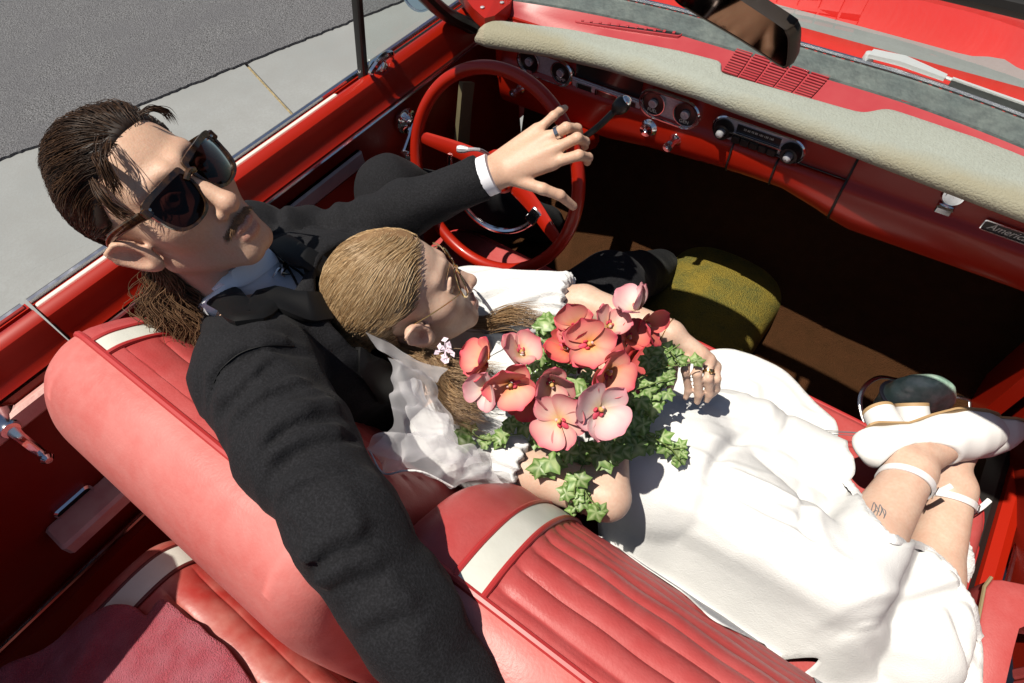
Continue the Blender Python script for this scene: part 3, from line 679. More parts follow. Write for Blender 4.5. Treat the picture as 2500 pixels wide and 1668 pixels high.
# wiper on the passenger side
WZ = 1.0
w0, w1, w2, w3 = (at(x, y, 'z', WZ) for x, y in ((1998, 122), (2070, 140), (2170, 178), (2400, 258)))
wd = (w2-w0)/np.linalg.norm(w2-w0)
mb = MB(); mb.lathe(w0+(0, 0, -.02), (0, 0, 1), [(-.02, .010), (.010, .011), (.020, .009), (.022, .001)], 14, cap=False)
side = np.array((-wd[1], wd[0], 0))
mb.loft([[w0+side*s*.012+(0, 0, h) for s, h in ((-1, -.004), (-1, .003), (1, .003), (1, -.004))], [w1+side*s*.0125+(0, 0, h) for s, h in ((-1, -.004), (-1, .005), (1, .005), (1, -.004))], [w2+side*s*.007+(0, 0, h) for s, h in ((-1, -.004), (-1, .003), (1, .003), (1, -.004))]], True, True)
mb.tube([w2, w3], .003, 6); wa = mb.build("wiper_arm", mat("bright_silver", (.72,.72,.72), .3, .35), car)
v0_, v1_ = at(2180, 190, 'z', .995), at(2420, 275, 'z', .995)
mb = MB(); mb.obox((v0_+v1_)/2, (v1_-v0_)/2, np.array((0, .0035, 0)), np.array((0, 0, .006))); mb.build("wiper_blade", M_BLACK, wa, smooth=False)
mb = MB(); mb.obox((v0_+v1_)/2+(0, .002, .007), (v1_-v0_)/2, np.array((0, .003, 0)), np.array((0, 0, .002))); mb.build("wiper_spine", bpy.data.materials["bright_silver"], wa, smooth=False)

# ------------------------------------------------------------------ steering wheel and column
WT = .3802; WC = np.array((-.36, 0, .86)); WU = np.array((1., 0, 0)); WV = np.array((0, math.sin(WT), math.cos(WT))); WN = np.array((0, -math.cos(WT), math.sin(WT)))
def wp(r, deg, h=0.): a = math.radians(deg); return WC+r*(math.cos(a)*WU+math.sin(a)*WV)+h*WN
mb = MB(); mb.tube([wp(.200, d) for d in np.linspace(0, 360, 96, endpoint=False)], .0128, 12, closed=True)
wheel = mb.build("steering_wheel", M_RED, car)
SP = (176, -22)                                                    # the two spokes, wheel turned a little
for d in SP:
    mb = MB(); pts = [wp(.196, d, -.002), wp(.16, d, -.012), wp(.10, d, -.03), wp(.03, d, -.038)]
    mb.tube(smooth_path(pts, 12), np.linspace(.012, .022, 12), 10, flat=.5, up=WN); mb.build("spoke", M_RED, wheel)
mb = MB(); mb.lathe(WC, WN, [(-.07, .03), (-.05, .042), (-.03, .045), (-.022, .040), (-.016, .025), (-.014, .001)], 24, cap=False); mb.build("hub", M_RED, wheel)
mb = MB(); mb.tube([wp(.122, d, -.020) for d in np.linspace(SP[0]+6, SP[1]+360-6, 50)], .0062, 8); mb.build("horn_ring", M_CHROME, wheel)
for d in (SP[1]-4,):
    mb = MB(); mb.obox(wp(.118, d, -.016), (wp(.12, d)-wp(.10, d))*.6, np.cross(WN, wp(.12, d)-wp(.10, d))*.9, WN*.004, .002); mb.build("horn_tab", M_CHROME, wheel)
mb = MB(); mb.lathe(WC, WN, [(-.42, .030), (-.30, .032), (-.16, .036), (-.10, .042), (-.05, .042)], 20); colm = mb.build("steering_column", M_RED, car)
g0 = WC-WN*.10; k1 = dp(1420, 247, 1.05)
ga = dp(1345, 312, 1.10)
mb = MB(); mb.tube(smooth_path([g0+(.03, 0, 0), ga, k1*.85+ga*.15, k1], 14), .0058, 8); gl = mb.build("gear_lever", M_BLACK, colm)
kd = (CAM-k1)/np.linalg.norm(CAM-k1)
mb = MB(); mb.lathe(k1, (k1-ga), [(-.012, .006), (-.004, .012), (.006, .0145), (.014, .013), (.020, .008), (.022, .001)], 18, cap=False); mb.build("gear_knob", M_BLACK, colm)
mb = MB(); mb.lathe(k1+(k1-ga)/np.linalg.norm(k1-ga)*.012, (k1-ga), [(0, .0105), (.008, .0095), (.0115, .006), (.0125, .0005)], 16, cap=False); mb.build("gear_knob_cap", M_CHROME, colm)
t0_, t1_ = dp(1050, 342, 1.16), dp(1105, 346, 1.15)
mb = MB(); mb.tube(smooth_path([t0_, t0_*.6+t1_*.4, t1_, WC-WN*.07+(-.03, 0, 0)], 14), [.0065, .0075, .0075, .007, .006, .004, .0035, .0035, .0035, .0035, .0035, .0035, .0035, .0035], 8); mb.build("turn_signal_lever", M_SATIN, colm)

# ------------------------------------------------------------------ floor, tunnel
def tun(x): return .29+.165*math.exp(-((x-.03)/.15)**4)
mb = MB(); mb.grid(lambda u, v_: ((x := -.66+1.38*u), (y := -1.1+1.65*v_), .285-.0*y+(.0 if y < .33 else (y-.33)**2*2.2)), 20, 26); mb.build("floor_carpet", M_FLOOR, car)
def tf(u, v_):
    y = -.9+1.50*v_; a = math.pi*u; lift = np.interp(y, [-.9, -.2, .2, .40, .50, .6], [.08, .09, .12, .135, .115, .09])
    w = np.interp(y, [-.9, .2, .5], [.11, .150, .165]); s_ = math.sin(a)**.6
    return (.06-w*math.cos(a), y, .28+lift*s_)
mb = MB(); mb.grid(tf, 28, 40); mb.build("tunnel_carpet", M_CARPET, car)
mb = MB(); mb.add([(-.70, .50, .262), (.74, .50, .262), (.74, .66, .80), (-.70, .66, .80)], [(0, 1, 2, 3)]); mb.build("firewall", M_FLOOR, car, smooth=False)
mb = MB(); mb.box((-.80, -2.0, .22), (.80, .7, .262)); mb.build("floor_pan", M_UNDER, car, smooth=False)
vt = [at(x, y, 'x', -.655) for x, y in ((1062, 190), (1090, 190), (1085, 230), (1075, 352), (1048, 352))]
mb = MB(); mb.plate(vt, (1, 0, 0), .012); mb.build("hinge_cover", mat("olive_trim", (.16,.13,.07), .7), car, smooth=False)

# ------------------------------------------------------------------ seats
def seat_skin(prof, x0, x1, r, pleat=None, n=70, face=(0, 99)):
    """profile (y, z) swept along x, ends rounded by r, optional pleats on part of the profile"""
    P = smooth_path([(0, y, z) for y, z in prof], 260)[:, 1:]
    T = np.gradient(P, axis=0); T /= np.linalg.norm(T, axis=1)[:, None]; Nn = np.c_[-T[:, 1], T[:, 0]]
    S = np.r_[0, np.cumsum(np.linalg.norm(np.diff(P, axis=0), axis=1))]
    c = P.mean(0)
    if ((P-c)*Nn).sum() < 0: Nn = -Nn
    xs = np.unique(np.r_[x0+r*(1-np.cos(np.linspace(0, np.pi/2, 10))), np.linspace(x0+r, x1-r, n), x1-r*(1-np.cos(np.linspace(0, np.pi/2, 10)))])
    rings = []
    for x in xs:
        t = max(0, (x0+r-x)/r, (x-x1+r)/r); d = r*(1-math.sqrt(max(0, 1-min(1, t)**2)))
        off = np.full(len(P), -d)
        if pleat:
            pa, pb, px0, px1, pitch, dep = pleat
            m_ = (S > pa) & (S < pb); w = 1/(1+math.exp(-(x-px0)/.002))*(1/(1+math.exp((x-px1)/.002)))
            ph = np.abs(np.sin(np.pi*(S-pa)/pitch)); off = off-np.where(m_, dep*(1-ph**.45)*w, 0)
            off = off+np.where(m_, .0012*np.sin(x*61+S*9)*np.sin(S*40), 0)
        Q = P+Nn*off[:, None]; rings.append([(x, y, z) for y, z in Q])
    return rings, P, Nn, S
def strip_on(P, Nn, S, sa, sb, x0, x1, lift, bow=0.0):
    i = np.where((S >= sa) & (S <= sb))[0]; mb = MB()
    rg = []
    for j in i:
        y, z = P[j]+Nn[j]*lift; yb, zb = P[j]-Nn[j]*.004
        rg.append([(x0, yb, zb), (x0, y, z), (x0*.5+x1*.5, y+Nn[j][0]*.001, z+Nn[j][1]*.001), (x1, y, z), (x1, yb, zb)])
    mb.loft(rg, closed=False); return mb
def pipe_on(P, Nn, S, sa, sb, x, r=.0042):
    i = np.where((S >= sa) & (S <= sb))[0]; mb = MB(); mb.tube([(x, *(P[j]+Nn[j]*.001)) for j in i], r, 8); return mb
def backrest(prof, x0, x1, s_top, stripes, pleat, r, label, m_front, m_back, top_pipe):
    rings, P, Nn, S = seat_skin(prof, x0, x1, r, pleat)
    k = int(np.argmin(np.abs(P[:, 0]-top_pipe[0])+np.abs(P[:, 1]-top_pipe[1])))
    mb = MB(); mb.loft([q[:k+1] for q in rings], closed=False); mb.add([*rings[0][:k+1]], [tuple(range(k+1))[::-1]]); mb.add([*rings[-1][:k+1]], [tuple(range(k+1))])
    root = mb.build("backrest", m_front, car, sharp_ang=55, label=label)
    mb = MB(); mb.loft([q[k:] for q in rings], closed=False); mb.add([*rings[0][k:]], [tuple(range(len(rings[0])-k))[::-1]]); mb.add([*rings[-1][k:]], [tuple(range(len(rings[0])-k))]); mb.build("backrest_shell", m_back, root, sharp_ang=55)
    mb = MB(); path = [q[k] for q in rings]; mb.tube(path, .0052, 8); mb.build("piping", M_PIPE, root)
    for a, b in stripes:
        strip_on(P, Nn, S, .03, S[k]-.004, a, b, .002).build("stripe", M_STRIPE, root, sharp_ang=50)
        for x in (a, b): pipe_on(P, Nn, S, .03, S[k]-.002, x).build("piping", M_PIPE, root)
    return root, P, Nn, S, k
PB = [(-.40,.50),(-.428,.60),(-.458,.72),(-.500,.83),(-.552,.912),(-.61,.955),(-.665,.972),(-.70,.972),(-.735,.958),(-.765,.92),(-.785,.85),(-.795,.70),(-.80,.42)]
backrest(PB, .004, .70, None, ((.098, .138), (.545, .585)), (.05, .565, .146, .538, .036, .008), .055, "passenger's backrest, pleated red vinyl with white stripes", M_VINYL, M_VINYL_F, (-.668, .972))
DB = [(-.44,.50),(-.48,.62),(-.53,.75),(-.585,.87),(-.635,.95),(-.68,.985),(-.715,.997),(-.755,.995),(-.795,.972),(-.825,.92),(-.838,.85),(-.842,.70),(-.84,.42)]
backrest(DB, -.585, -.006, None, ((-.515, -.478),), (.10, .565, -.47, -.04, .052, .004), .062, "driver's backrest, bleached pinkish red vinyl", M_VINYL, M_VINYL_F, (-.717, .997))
# stitched seam on the end of the driver's backrest
def cushion(x0, x1, yf, yb, z, name, label, corner, m=M_VINYL):
    prof = [(yf-.03,z-.15),(yf-.004,z-.10),(yf,z-.045),(yf-.02,z-.008),(yf-.06,z),(yf-.25,z-.004),(yb,z-.03)]
    P = smooth_path([(0, *p) for p in prof], 60)[:, 1:]
    xs = np.unique(np.r_[x0+corner*(1-np.cos(np.linspace(0, np.pi/2, 14))), np.linspace(x0+corner, x1-corner, 24), x1-corner*(1-np.cos(np.linspace(0, np.pi/2, 14)))])
    rings = []
    for x in xs:
        t = min(1, max(0, (x0+corner-x)/corner, (x-x1+corner)/corner)); d = corner*(1-math.sqrt(max(0, 1-t*t)))
        dzz = .03*(1-math.sqrt(max(0, 1-max(0, (t-.75)/.25)**2)))
        rings.append([(x, y-d*(1-np.clip((yf-.10-y)/(.35), 0, 1)), zz-dzz) for y, zz in P])
    mb = MB(); mb.loft(rings, closed=False); mb.add([*rings[0]], [tuple(range(60))[::-1]]); mb.add([*rings[-1]], [tuple(range(60))])
    o = mb.build(name, m, car, sharp_ang=60, label=label)
    mb = MB(); mb.tube([r_[27] for r_ in rings]+[r_ for r_ in rings[-1][28:]], .0055, 8); mb.build("piping", M_PIPE, o)
cushion(.012, .735, .128, -.52, .525, "seat_cushion", "passenger's seat cushion", .11)
cushion(-.60, -.004, .125, -.52, .525, "seat_cushion", "driver's seat cushion", .08)
# rear bench
RB = [(-.862,.30),(-.850,.40),(-.858,.47),(-.885,.515),(-.93,.535),(-1.02,.535),(-1.2,.52),(-1.45,.50)]
rings, P, Nn, S = seat_skin(RB, -.545, .56, .04, (.10, .80, -.43, .45, .06, .006))
mb = MB(); mb.loft(rings, closed=False); mb.add([*rings[0]], [tuple(range(260))[::-1]])
rear = mb.build("rear_seat", M_VINYL_W, car, sharp_ang=55, label="rear bench in worn, shiny red vinyl")
strip_on(P, Nn, S, .10, .62, -.500, -.452, .003).build("stripe", M_STRIPE, rear)
for x in (-.502, -.450): pipe_on(P, Nn, S, .08, .62, x).build("piping", mat("dark_piping", (.10,.012,.010), .5) if x < -.5 else bpy.data.materials["dark_piping"], rear)
mb = MB(); mb.tube([(x, *(P[33]+Nn[33]*.001)) for x in np.linspace(-.53, .5, 20)], .005, 8); mb.build("edge_trim", M_CHROME, rear)
rb2 = MB(); rb2.loft([[(x, -1.42, .50), (x, -1.50, .70), (x, -1.56, .90), (x, -1.62, .93), (x, -1.70, .90)] for x in np.linspace(-.64, .66, 12)], closed=False); rb2.build("rear_backrest", M_VINYL, car)
mb = MB(); mb.loft([[(x, -1.66, .88), (x, -1.72, .925), (x, -2.0, .92), (x, -2.4, .84), (x, -2.5, .5)] for x in np.linspace(-.86, .86, 12)], closed=False); mb.build("rear_deck", M_RED, car)
mb = MB(); c0 = [at(x, y, 'z', .30) for x, y in ((815, 1470), (850, 1500), (925, 1580), (880, 1600), (830, 1560), (790, 1490))]; mb.plate([p+(0, 0, .004) for p in c0][::-1], (0, 0, 1), .01); mb.build("carpet_patch", M_ORANGE, car, smooth=False)

mb = MB(); mb.tube(smooth_path([(-.600,-1.04,.90),(-.590,-1.10,.945),(-.585,-1.30,.965),(-.58,-1.60,.975),(-.50,-1.78,.98),(0,-1.84,.99),(.50,-1.78,.98),(.60,-1.60,.97),(.615,-1.40,.95)], 60), np.r_[np.linspace(.045,.085,6), np.full(48, .095), np.linspace(.085,.05,6)], 14)
mb.build("added_folded_top", mat("black_canvas", (.02,.02,.022), .9, bump=(60, .6, .01)), car)  # unseen canvas roll, added and shaped to shade the left of the rear bench
# ================================================================== people: shared parts
def hit(x, y, fn, t0=.25, t1=1.9):
    """where the line of sight through a print position meets the surface fn = 0"""
    d = ray(x, y); L_ = np.linalg.norm(d); t = t0
    for _ in range(160):
        v = float(fn((CAM+d*t)[None])[0]); t += max(v, .0004)*.8/L_
        if v < .0006 or t > t1: break
    return CAM+d*t
def hits(pts, fn): return np.array([hit(x, y, fn) for x, y in pts])
def snap(P, fn, off=0., it=6):
    P = np.array(P, float)
    for _ in range(it): P = P-grad(fn, P)*(fn(P)-off)[:, None]
    return P
def ribbon_on(path, width, fn, off, nw=7, n=40, thick=.003, widths=None, side=None):
    """a strip of cloth lying on a surface: path of points, width across, lifted by off"""
    C = snap(smooth_path(path, n), fn, off); T = np.gradient(C, axis=0); T /= np.linalg.norm(T, axis=1)[:, None]
    Nn = grad(fn, C); W = np.cross(T, Nn); W /= np.linalg.norm(W, axis=1)[:, None]
    ws = np.full(n, width) if widths is None else np.interp(np.linspace(0, 1, n), np.linspace(0, 1, len(widths)), widths)
    rows = []
    us = np.linspace(-.5, .5, nw)
    for i in range(n):
        q = snap(C[i]+np.outer(us*ws[i], W[i]), fn, off, 4); nn = grad(fn, q)
        top = q+nn*thick*(1-.6*(np.abs(us)*2)[:, None]**4); bot = q-nn*.004
        rows.append(list(top)+[bot[-1], bot[0]])
    mb = MB(); mb.loft(rows, True, True); return mb

def head_sdf(q, g):
    """head and neck in its own axes: x to its left, y to the front, z up; g = 0 man, 1 woman"""
    x = np.abs(q[:, 0]); Q = np.c_[x, q[:, 1], q[:, 2]]
    sk = s_ell(q, (0, -.015, .045), (.0765, .098, .088))
    fa = s_ell(q, (0, .028, -.020), (.0625-.003*g, .066, .090))
    d = smin(sk, fa, .03)
    jw = .050-.006*g
    d = smin(d, s_cone(Q, (jw, .002, -.052), (.017, .072, -.097+.004*g), .021-.003*g, .016-.002*g), .020)
    d = smin(d, s_sphere(Q, (.006, .076, -.096+.004*g), .018-.003*g), .014)
    d = smin(d, s_sphere(Q, (.044, .052, -.012), .023), .026)
    d = smin(d, s_cone(Q, (.010, .086, .036), (.043, .066, .038), .0105-.004*g, .009-.003*g), .016)
    d = smax(d, -s_sphere(Q, (.033, .101, .013), .021), .016)
    d = smin(d, s_sphere(Q, (.0325, .0735, .012), .0125), .003)
    d = smin(d, s_chain(Q, [(.019, .0835, .013), (.032, .0865, .0205), (.046, .077, .014)], [.002, .0032, .002]), .004)
    d = smin(d, s_chain(Q, [(.019, .0835, .012), (.032, .0855, .004), (.046, .077, .011)], [.002, .0025, .002]), .004)
    nb = .0085-.0015*g; nt_ = .0118-.0018*g
    d = smin(d, s_cone(q, (0, .0835, .026), (0, .1115-.003*g, -.029), nb, nt_), .011)
    d = smin(d, s_sphere(q, (0, .1115-.003*g, -.031), nt_+.0005), .008)
    d = smin(d, s_sphere(Q, (.0118-.001*g, .099, -.0365), .0085-.001*g), .006)
    d = smax(d, -s_sphere(Q, (.0058, .1085, -.0445), .0042), .003)
    d = smin(d, s_ell(q, (0, .078, -.068), (.031, .017, .024)), .016)
    up = s_chain(Q, [(0, .0965, -.0672), (.009, .0968, -.0648), (.024, .084, -.0695)], [.0050, .0056, .0030])
    lo = s_chain(Q, [(0, .0955, -.0788), (.010, .0938, -.0780), (.021, .0845, -.0725)], [.0072, .0064, .0030])
    d = smin(d, up, .004); d = smin(d, lo, .004)
    d = smax(d, -s_chain(Q, [(0, .1040, -.0722), (.012, .1008, -.0716), (.026, .0885, -.0706)], [.0010, .0009, .0007]), .002)
    yy_ = q[:, 1]-.014; e = np.c_[x+.42*(yy_+.004), yy_+.25*(q[:, 2]+.010), q[:, 2]+.008]
    ear = s_ell(e, (.0805, -.012, -.004), (.0095, .0180, .0315))
    ear = smax(ear, -s_ell(e, (.0905, -.0085, -.002), (.0100, .0115, .0200)), .003)
    ear = smin(ear, s_chain(e, [(.080, .005, .012), (.0885, -.004, .0245), (.0895, -.020, .0215), (.0885, -.0265, .004), (.0845, -.019, -.018)], [.0025, .0032, .0036, .0034, .0028]), .004)
    ear = smin(ear, s_sphere(e, (.078, .004, -.003), .0045), .004)
    d = smin(d, ear, .006)
    nr = .055-.011*g
    d = smin(d, s_chain(q, [(0, -.028, -.06), (0, -.040, -.12), (0, -.045, -.19)], [nr, nr-.002, nr+.006]), .022)
    return d, up, lo
def frame_of(R, T):
    R = np.array(R); T = np.array(T)
    return (lambda P: (P-T)@R), (lambda q: np.asarray(q, float)@R.T+T)

SKIN = {}
def skin_mat(name): return mat(name, (.55,.36,.26), .48, attr="tint", sss=.10, sss_s=.005, bump=(430, .28, .0012), bump2=(90, .18, .002), var=[(38, (.56,.29,.20), .42), (210, (.50,.28,.20), .35), (420, (.66,.47,.36), .3)], spec=.4)

def hair_paths(root, fn, flow, steps, step, off, rng):
    """strands that run over a surface: at each step along flow(q, i), held off the surface by off [k]"""
    P = root.copy(); out = [P]; offs = off
    for i in range(steps):
        v = flow(P, i); n_ = grad(fn, P); v = v-n_*(v*n_).sum(1)[:, None]
        v /= np.linalg.norm(v, axis=1)[:, None]+1e-9
        P = P+v*step; d = fn(P); P = P-grad(fn, P)*(d-offs*min(1, .35+(i+1)*.18))[:, None]
        out.append(P)
    return np.stack(out, 1)
def hand_sdf(P, wrist, mcp, fingers, rp=.0135, k=.012, rw=.024, fr=(.0098,.0088,.0080,.0068)):
    """palm from the wrist to the knuckles and one chain per finger"""
    d = None
    for i, m_ in enumerate(mcp):
        w = np.array(wrist)+(np.array(m_)-np.mean(mcp, 0))*.45
        c = s_chain(P, [w, np.array(m_)], [rw*.60, rp*(.95 if i in (0, len(mcp)-1) else 1)])
        d = c if d is None else smin(d, c, k)
    for j, ch in enumerate(fingers):
        rs = np.interp(np.linspace(0, 1, len(ch)), np.linspace(0, 1, len(fr)), fr)*(1.12 if j == len(fingers)-1 else (.88 if j == 0 else 1))
        d = smin(d, s_chain(P, ch, rs, .004), .0055)
    return d
M_HAIR = mat("dark_brown_hair", (.030,.014,.007), .45, spec=.3, attr="tint")
M_HAIRB = mat("dark_scalp_hair", (.016,.008,.004), .55)
M_BLOND = mat("dark_blond_hair", (.36,.22,.105), .40, spec=.5, attr="tint")
M_BLONDB = mat("blond_under_hair", (.20,.11,.05), .5, var=(60, (.28,.17,.08), .7))
M_SUIT = mat("black_wool_suit", (.0085,.0085,.010), .88, spec=.2, sheen=.02, bump=(420, .5, .002), var=[(420, (.024,.024,.028), .6, 2), (300, (.006,.006,.007), .5, 2)])
M_SATIN_B = mat("black_satin_lapel", (.004,.004,.0045), .55, spec=.25)
M_SHIRT = mat("white_shirt", (.84,.85,.90), .8, bump=(700, .15, .001))
M_SILVER = mat("silver", (.62,.60,.58), .22, 1.0)
M_GOLD = mat("gold", (.83,.60,.27), .2, 1.0)

BS = .94
BR = [[-.7961, .5321, -.2884], [.5834, .8015, -.1316], [-.1611, .2730, .9484]]
U_, _, V_ = np.linalg.svd(np.array(BR)); BR = U_@V_
BT = np.array([-.2391, -.3770, .9333])
def to_b(P): return (P-BT)@BR/BS
def from_b(q): return (np.asarray(q, float)*BS)@BR.T+BT
def bride_head_near(P):
    """room for the bride's head where it leans on the jacket"""
    return smin(s_ell(to_b(P), (0, -.012, .02), (.108, .124, .128)), s_chain(to_b(P), [(0, .03, -.05), (0, -.04, -.12)], [.07, .062]), .02)*BS

# ================================================================== the man
MR = [[-.3145, .8302, -.4603], [.9481, .2503, -.1963], [.0477, .4981, .8658]]
U_, _, V_ = np.linalg.svd(np.array(MR)); MR = U_@V_
MT = np.array([-.4764, -.5355, 1.1354])
to_m, from_m = frame_of(MR, MT)
# joints
NECKB = from_m((0, -.046, -.165))
RSH = np.array((-.262, -.625, .995)); RELB = dp(800, 1215, .652); RWR = dp(1075, 1625, .635); RHD = dp(1175, 1775, .66)
LSH = np.array((-.545, -.42, .925)); LELB = dp(755, 555, 1.12); LWR = dp(1108, 408, 1.04)
CHEST = np.array((-.375, -.47, .83)); PELV = np.array((-.335, -.36, .60))
HIPR = np.array((-.26, -.34, .585)); HIPL = np.array((-.44, -.32, .585))
KNR = at(1400, 655, 'z', .63); KNL = np.array((-.565, -.10, .80)); FTR = np.array((-.12, .42, .33)); FTL = np.array((-.50, .40, .33))
z2 = lambda x, y: ((800+x/2.611)/1.0638, y/2.611/1.0638)        # positions read off an enlargement
def z2p(x, y, d): return dp(*z2(x, y), d)
lw = z2p(1030, 1120, 1.045)
mcp = [z2p(1335, 835, 1.045), z2p(1400, 885, 1.03), z2p(1440, 955, 1.025), z2p(1430, 1040, 1.03)]
fing = [[mcp[0], z2p(1440, 740, 1.035), z2p(1485, 705, 1.05), z2p(1512, 690, 1.065)],
        [mcp[1], z2p(1520, 815, 1.01), z2p(1590, 820, 1.03), z2p(1605, 850, 1.065)],
        [mcp[2], z2p(1590, 880, 1.005), z2p(1640, 905, 1.03), z2p(1640, 935, 1.07)],
        [mcp[3], z2p(1600, 990, 1.01), z2p(1660, 1005, 1.035), z2p(1655, 1035, 1.075)],
        [z2p(1200, 1150, 1.04), z2p(1370, 1205, 1.035), z2p(1480, 1245, 1.045), z2p(1565, 1315, 1.075)]]
rmcp = [RHD+(.035, .02, .01), RHD+(.04, .0, .014), RHD+(.04, -.02, .012), RHD+(.034, -.038, .005)]
rfing = [[m_, m_+(.035, .003, -.002), m_+(.055, .003, -.016), m_+(.066, .003, -.030)] for m_ in rmcp]+[[RHD+(-.01, .03, 0), RHD+(.02, .052, -.005), RHD+(.05, .062, -.015)]]
def man_body(P):
    d, _, _ = head_sdf(to_m(P), 0)
    core = smin(s_cone(P, CHEST, PELV, .10, .10), s_chain(P, [RSH, NECKB-(0, 0, .03), LSH], [.05, .055, .05]), .05)
    d = smin(d, core, .03)
    for ch, rs in (([RSH, RELB, RWR], [.048, .040, .027]), ([LSH, LELB, lw], [.048, .038, .0265]), ([HIPR, KNR, FTR], [.07, .05, .04]), ([HIPL, KNL, FTL], [.07, .05, .04])):
        d = smin(d, s_chain(P, ch, rs, .01), .015)
    near = s_sphere(P, np.mean(mcp, 0), .16)
    hm = near < .08
    if hm.any():
        hd = hand_sdf(P[hm], lw, mcp, fing); d[hm] = smin(d[hm], hd, .012)
    hm = s_sphere(P, RHD+(.03, 0, 0), .13) < .06
    if hm.any(): d[hm] = smin(d[hm], hand_sdf(P[hm], RWR, rmcp, rfing), .012)
    return d
def tint_head(V, to, g, skin, lip):
    q = to(V); _, up, lo = head_sdf(q, g); c = np.tile(np.array(skin), (len(V), 1)).astype(float)
    w = np.clip(1-(np.minimum(up, lo)-.0003)/.0016, 0, 1)*(q[:, 1] > .07)*(np.abs(q[:, 0]) < .027); c = c*(1-w[:, None])+np.array(lip)*w[:, None]
    for (cx, cy, cz), r, col, a in (((.046, .06, -.018), .03, (.56, .27, .19), .35), ((0, .115, -.03), .02, (.58, .28, .20), .4), ((.08, .0, -.01), .035, (.60, .27, .19), .55), ((.084, .006, -.012), .014, (.30, .10, .06), .85)):
        dd = np.linalg.norm(np.c_[np.abs(q[:, 0]), q[:, 1], q[:, 2]]-np.array((cx, cy, cz)), axis=1); ww = np.clip(1-dd/r, 0, 1)[:, None]*a; c = c*(1-ww)+np.array(col)*ww
    return c, q
# the head at fine detail and the rest of the body meet inside the collar: one surface, one grid
V, Fq = sdf_mesh(man_body, (-.80, -.84, .20), (.50, .60, 1.36), .0029)
c, q = tint_head(V, to_m, 0, (.60, .385, .265), (.44, .17, .13))
# stubble and moustache shadow
bw = np.exp(-(((np.abs(q[:, 0])-.0)/.032)**2+((q[:, 1]-.090)/.035)**2+((q[:, 2]+.056)/.0085)**2))*.16
br = np.clip((-.030-q[:, 2])/.05, 0, 1)*np.clip((q[:, 2]+.13)/.03, 0, 1)*np.clip((q[:, 1]+.01)/.03, 0, 1)*.22
hd_ = (q[:, 2] > -.13) & (np.abs(q[:, 0]) < .09) & (np.abs(q[:, 1]) < .14)
for w, col in ((bw*hd_, (.16, .085, .045)), (br*hd_, (.30, .19, .13))): c = c*(1-w[:, None])+np.array(col)*w[:, None]
man = mesh_obj("person", V, Fq, skin_mat("skin_warm"), attrs={"tint": c})
tag(man, "man in black suit and dark sunglasses, one hand on the red steering wheel", "person", "couple in the car")

# hair
def m_head(q): return head_sdf(q, 0)[0]
def m_skull(q): return smin(s_ell(q, (0, -.013, .044), (.0768, .094, .086)), s_chain(q, [(0, -.03, -.03), (0, -.045, -.12)], [.058, .053]), .03)
ZL = ([-.13,-.09,-.06,-.045,-.030,-.012,.004,.014,.030,.050,.068,.085,.11], [-.095,-.085,-.075,-.045,.020,.034,.026,.028,.052,.078,.088,.094,.096])
def m_line(q): return q[:, 2]-np.interp(q[:, 1], *ZL)
rng = np.random.default_rng(3)
cap = lambda q: smax(m_skull(q)-.0045-.003*vnoise(q, 60), -(m_line(q)-.004), .012)
V, Fq = sdf_mesh(cap, (-.11, -.15, -.11), (.11, .12, .17), .0035)
hair = mesh_obj("hair", from_m(V), Fq, M_HAIRB, man)
q = rng.uniform((-.085, -.12, -.09), (.085, .11, .145), (60000, 3)); q = q[np.abs(m_skull(q)) < .012]; q = snap(q, m_skull, .002, 3); q = q[m_line(q) > 0.002]
q = q[rng.permutation(len(q))[:8500]]
down = np.array((0, 0, -1.0))@MR
def m_flow(P, i):
    side = np.clip(np.abs(P[:, 0])/.07, 0, 1)*np.clip((.11-P[:, 2])/.08, 0, 1)
    back = np.clip((-.03-P[:, 1])/.06, 0, 1)
    v = np.zeros_like(P); v[:, 1] = -1+.8*back; v[:, 2] = -.25-.55*side-1.0*back; v[:, 0] = -.30*np.clip(P[:, 1]/.08, 0, 1)*(1-side)+.14*np.sin(P[:, 0]*70)+.10*np.sin(P[:, 2]*55+1)
    tuck = np.clip(m_line(P)/.03, 0, 1); ahead = np.clip((P[:, 1]+.05)/.02, 0, 1); v[:, 2] *= 1-ahead*(1-tuck)*1.15
    return v+0*i
front = np.clip((q[:, 1]-.02)/.06, 0, 1)*np.clip((.07-np.abs(q[:, 0]))/.04, 0, 1)
clump = vnoise(q, 85); off = .0055+.0028*clump+.013*front*(.6+.4*vnoise(q, 50, 2))+rng.uniform(0, .003, len(q))
paths = hair_paths(q, m_skull, m_flow, 13, .0085, np.maximum(off, .003), rng)
paths += rng.normal(0, .0006, paths.shape)
V1, F1 = strands(from_m(paths.reshape(-1, 3)).reshape(paths.shape), rng.uniform(.0003, .00065, len(q)), 3)
# loose lock over the forehead, and short wisps along the hairline
def lock(root, ctrl, k, r, spread):
    out = []
    for _ in range(k):
        s = rng.normal(0, spread, 3); out.append(smooth_path([np.array(a)+s*(.4+.6*j/len(ctrl))+rng.normal(0, spread*.25, 3) for j, a in enumerate([root]+ctrl)], 14))
    return np.array(out)
lk = [lock((-.040, .064, .098), [(-.050, .085, .092), (-.060, .084, .074), (-.064, .076, .058)], 70, .001, .0045),
      lock((-.058, .045, .082), [(-.072, .058, .066), (-.075, .058, .045), (-.072, .062, .030)], 50, .001, .004),
      lock((.040, .066, .094), [(.050, .076, .090), (.058, .076, .078), (.060, .070, .066)], 45, .001, .0035),
      lock((-.02, .070, .100), [(-.036, .084, .100), (-.050, .082, .090), (-.058, .076, .076)], 26, .001, .006)]
lk = np.concatenate(lk); V2, F2 = strands(from_m(lk.reshape(-1, 3)).reshape(lk.shape), .0005)
